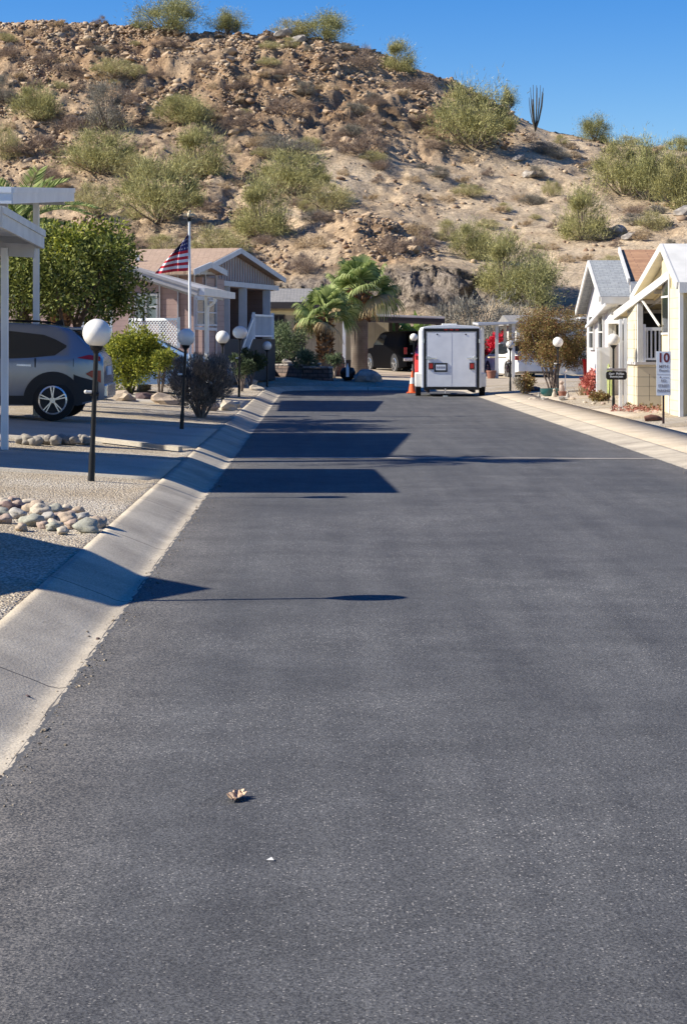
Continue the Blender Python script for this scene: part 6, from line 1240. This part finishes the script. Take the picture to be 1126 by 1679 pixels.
# far right carport
YR = 69; xa, xb = at(784, 0, YR).x, at(848, 0, YR).x; zr = EYE+(VY-527)*YR/F
root = carport('small_carport', 'white posted carport behind the trailer, beside the brown tree', [(xa, YR), (xa+.2, YR+5), (xb+2.2, YR+5), (xb, YR)], (zr-.06, zr+.02, zr+.06, zr+.0), .07, [], M['trim'], M['trim'])
for px, Y, py in ((790.5, 69.2, 0), (814, 69.2, 0), (827.5, 72, 0), (836, 73.6, 0), (841, 69.2, 0)): x = at(px, 0, Y).x; m_ = MB(); m_.beam((x, Y, .1), (x, Y, zr-.06), .11, .11); m_.build('post', M['white'], root, False)
xa, xb = at(803, 0, 70.4).x, at(828, 0, 70.4).x
root = thing('planter_box', 'tall tan planter box between the white carport posts', 'planter', (xa, 70.4, .2)); m_ = MB(); m_.box(xa, 70.4, .1, xb, 71.0, EYE+(VY-587)*70.4/F); m_.build('box', pm('tan_box', (.62, .52, .34), .8), root, False, False, .01); m_ = MB(); m_.box(xa-.03, 70.37, EYE+(VY-587)*70.4/F+.001, xb+.03, 71.03, EYE+(VY-585)*70.4/F); m_.build('rim', M['cream'], root, False)
def pot(name, label, p, r_, h, mat, plant=None):
    root = thing(name, label, 'planter', tuple(p)); m_ = MB(); m_.lathe([(r_*.7, 0), (r_*.95, h*.8), (r_, h*.82), (r_, h), (r_*.88, h), (r_*.85, h*.85)], p, 20); m_.build('bowl', mat, root, True); m_ = MB(); m_.cyl(Vector(p)+Zv*h*.8, Vector(p)+Zv*h*.86, r_*.86, n=18); m_.build('soil', M['soil'], root)
    return root
pot('clay_pot', 'brown clay pot standing left of the tan planter box', gpx(805, 69.0), .18, .30, M['terracotta'])
YG = 52.5
root = thing('green_bowl', 'wide dark green bowl planter under the brown tree', 'planter', tuple(gpx(900, YG))); b = gpx(900, YG); m_ = MB(); m_.lathe([(.10, 0), (.16, .02), (.24, .10), (.25, .22), (.22, .22), (.2, .14)], b, 24); m_.build('bowl', M['teal'], root, True); m_ = MB(); m_.cyl(b+Zv*.15, b+Zv*.17, .2, n=18); m_.build('soil', M['soil'], root)
pot('clay_pot', 'wide brown clay pot right of the second right lamp', gpx(922, 52), .13, .14, M['terracotta'])
# garden things on the right
b = gpx(864, 55.5); root = tree('garden_shrub', 'round shrub, grey green on the left and rusty on top, right of the small lamp', 'shrub', b, blob((b.x, b.y, b.z+.33), (.24, .25, .18), 12, .15, 3), M['brownleaf'], 2600, .06, .035, 31, .02, M['twig'], 6); leafy('grey_leaves', root, M['greyleaf'], blob((b.x-.2, b.y-.1, b.z+.32), (.12, .15, .14), 6, .12, 5), 900, .05, .03, 33)
b = gpx(970, 50.5); root = thing('red_shrub', 'red leaved shrub before the pale house, left of the cactus', 'shrub', tuple(b)); leafy('leaves', root, M['redleaf'], blob((b.x+.05, b.y, b.z+.35), (.24, .25, .26), 14, .13, 3), 1500, .10, .05, 41, up=.5)
b = gpx(958, 51.5); root = thing('straw_plant', 'orange straw coloured grass clump left of the red shrub', 'plant', tuple(b)); rng = np.random.default_rng(3); P = np.array(b[:])+rng.normal(size=(260, 3))*np.array([.06, .06, .01]); V, F_ = slivers(P, rng.normal(size=(260, 3))*.25+np.array([0, 0, 1]), .5*rng.uniform(.5, 1, 260), .02, rng); npmesh('blades', V, F_, M['straw'], root, False, True)
b = gp(982, 657); tree('succulent_mound', 'low green and rust succulent mound before the red shrub', 'shrub', b, blob((b.x, b.y, b.z+.08), (.24, .2, .06), 14, .09, 5), M['brownleaf'], 2600, .05, .03, 51, .015, M['twig'], 5)
for (px, py, hpx, r_, lab) in ((997, 651, 56, .045, 'tall pale green cactus column left of the name plate lamp'), (1001, 650, 46, .04, 'shorter cactus column just behind the left of the name plate lamp'), (1012, 648, 42, .045, 'cactus column right of the name plate lamp'), (1014.5, 647, 30, .04, 'shortest cactus column right of the name plate lamp')):
    p = gp(px, py); h = hpx*p.y/F; m_ = MB(); N_ = 12; V = []; 
    for z, q in ((0, .8), (h*.3, 1), (h*.8, 1), (h*.95, .7), (h, .2)):
        for i in range(N_): a = 2*math.pi*i/N_; rr_ = r_*q*(1 if i % 2 else .72); V.append((p.x+math.cos(a)*rr_, p.y+math.sin(a)*rr_, p.z+z-.02))
    m_.add(V, [[j*N_+i, j*N_+(i+1) % N_, (j+1)*N_+(i+1) % N_, (j+1)*N_+i] for j in range(4) for i in range(N_)]+[[4*N_+i for i in range(N_)]]); o = m_.build('cactus', M['cactus']); tag(o, lab, 'cactus')
b = gpx(965, 55.5); root = thing('red_bin', 'bright red bin standing in the shade left of the pale house', 'bin', tuple(b)); m_ = MB(); zt_ = EYE+(VY-591)*55.5/F
m_.add([(b.x-.12, b.y-.12, b.z), (b.x+.12, b.y-.12, b.z), (b.x+.12, b.y+.12, b.z), (b.x-.12, b.y+.12, b.z), (b.x-.17, b.y-.15, zt_), (b.x+.17, b.y-.15, zt_), (b.x+.17, b.y+.15, zt_), (b.x-.17, b.y+.15, zt_)], [[3, 2, 1, 0], [4, 5, 6, 7], [0, 1, 5, 4], [1, 2, 6, 5], [2, 3, 7, 6], [3, 0, 4, 7]]); m_.build('body', M['redred'], root, False, True, .015); m_ = MB(); m_.box(b.x-.19, b.y-.17, zt_+.001, b.x+.19, b.y+.17, zt_+.04); m_.build('lid', M['redred'], root, False, True, .01)
m_ = MB(); [m_.cyl((b.x+q*.13-.02, b.y+.12, b.z+.05), (b.x+q*.13+.02, b.y+.12, b.z+.05), .055, n=14) for q in (-1, 1)]; m_.build('wheels', M['tyre'], root)
# garden figures and stones
def figure(label, p, h, mat, kind='garden_figure'):
    root = thing(kind, label, 'ornament', tuple(p)); m_ = MB(); m_.lathe([(h*.28, 0), (h*.30, h*.1), (h*.22, h*.35), (h*.14, h*.6), (h*.08, h*.66)], p, 14); m_.build('body', mat, root, True); m_ = MB(); m_.sphere(Vector(p)+Zv*h*.78, h*.14, 12); m_.build('head', mat, root, True)
figure('small pale stone figure at the foot of the second right lamp', gp(908, 652), .26, cm['cream']); figure('grey stone figure on flat rocks right of the second right lamp', gp(930, 653), .20, cm['pale grey']); figure('small pale figure between pale stones left of the second right lamp', gp(883, 651), .14, cm['pale grey']); figure('pinkish garden statue behind the second right lamp', gpx(920, 53.5), .42, cm['pinkish'])
b = gpx(926, 52.8); root = thing('garden_light', 'thin white garden light on a stake right of the second right lamp', 'garden light', tuple(b)); m_ = MB(); m_.cyl(b, b+Zv*.62, .014, n=8); m_.build('stake', M['white'], root); m_ = MB(); m_.sphere(b+Zv*.66, .05, 12); m_.build('lamp_head', M['globe'], root, True)
for (px, py, w_, cn, lab) in ((873, 655, 12, 'cream', 'small cream rock at the left end of the right garden border'), (891, 656, 12, 'pale grey', 'pale rock in the right garden border'), (922, 656, 16, 'pale grey', 'flat grey rock under the grey stone figure'), (938, 655, 12, 'mottled tan', 'tan rock at the right end of the garden border'), (862, 641, 24, 'pale grey', 'grey rock heap beside the green bowl, left one'), (878, 640, 20, 'dark brown', 'dark rock beside the green bowl'), (958, 660, 8, 'cream', 'pale pebble left of the succulent mound'), (972, 662, 8, 'cream', 'pale pebble before the succulent mound'), (988, 662, 8, 'pinkish', 'pink pebble before the succulent mound')):
    p = gp(px, py); r_ = w_*p.y/F/2; rock('garden_rock', mat_mesh(facets[int(px) % 5], cm[cn]), p+Zv*r_*.25, (r_*1.1, r_, r_*.75), px % 6, None, lab, 'rock')
b = gp(1071, 690); k = b.y/F; s = MB(); s.tube([b+Vector((-.17, 0, .04)), b+Vector((-.05, 0, .06)), b+Vector((.08, 0, .05)), b+Vector((.20, .02, .02))], [.05, .065, .05, .012], 9); tag(s.build('driftwood', pm('dark_wood', (.20, .09, .055), .9, (.09, .04, .03), 12), None, True), 'dark reddish piece of wood lying left of the speed sign post', 'driftwood')
b = gp(1048, 676); root = thing('red_ground_cover', 'low reddish ground cover between the name plate lamp and the speed sign', 'ground cover', tuple(b))
npmesh_ = leafy('leaves', root, M['rustleaf'], [(b.x+dx, b.y+dy, b.z+.03, .10) for dx, dy in ((-.35, .8), (-.2, .4), (-.1, 0), (.05, -.4), (.2, -.9), (.1, .5), (-.3, 1.3), (.3, -.2))], 900, .05, .03, 61); leafy('brown_leaves', root, M['brownleaf'], [(b.x+dx+.15, b.y+dy+.2, b.z+.04, .12) for dx, dy in ((-.2, .8), (0, .4), (.1, 0), (.2, -.4), (.3, 1.3))], 900, .05, .03, 62)
for i in range(16):
    p = gp(1040+(i*23) % 42, 668+(i*11) % 22); r_ = .05+.02*(i % 3); rock('border_stone', mat_mesh(facets[i % 5], cm[['cream', 'mottled tan', 'pinkish'][i % 3]]), p+Vector((.1, .3, r_*.3)), (r_, r_, r_*.8), i, None, 'small cream and brown stone in the planted bed beside the speed sign', 'stone', 'small stones in the bed beside the speed sign')
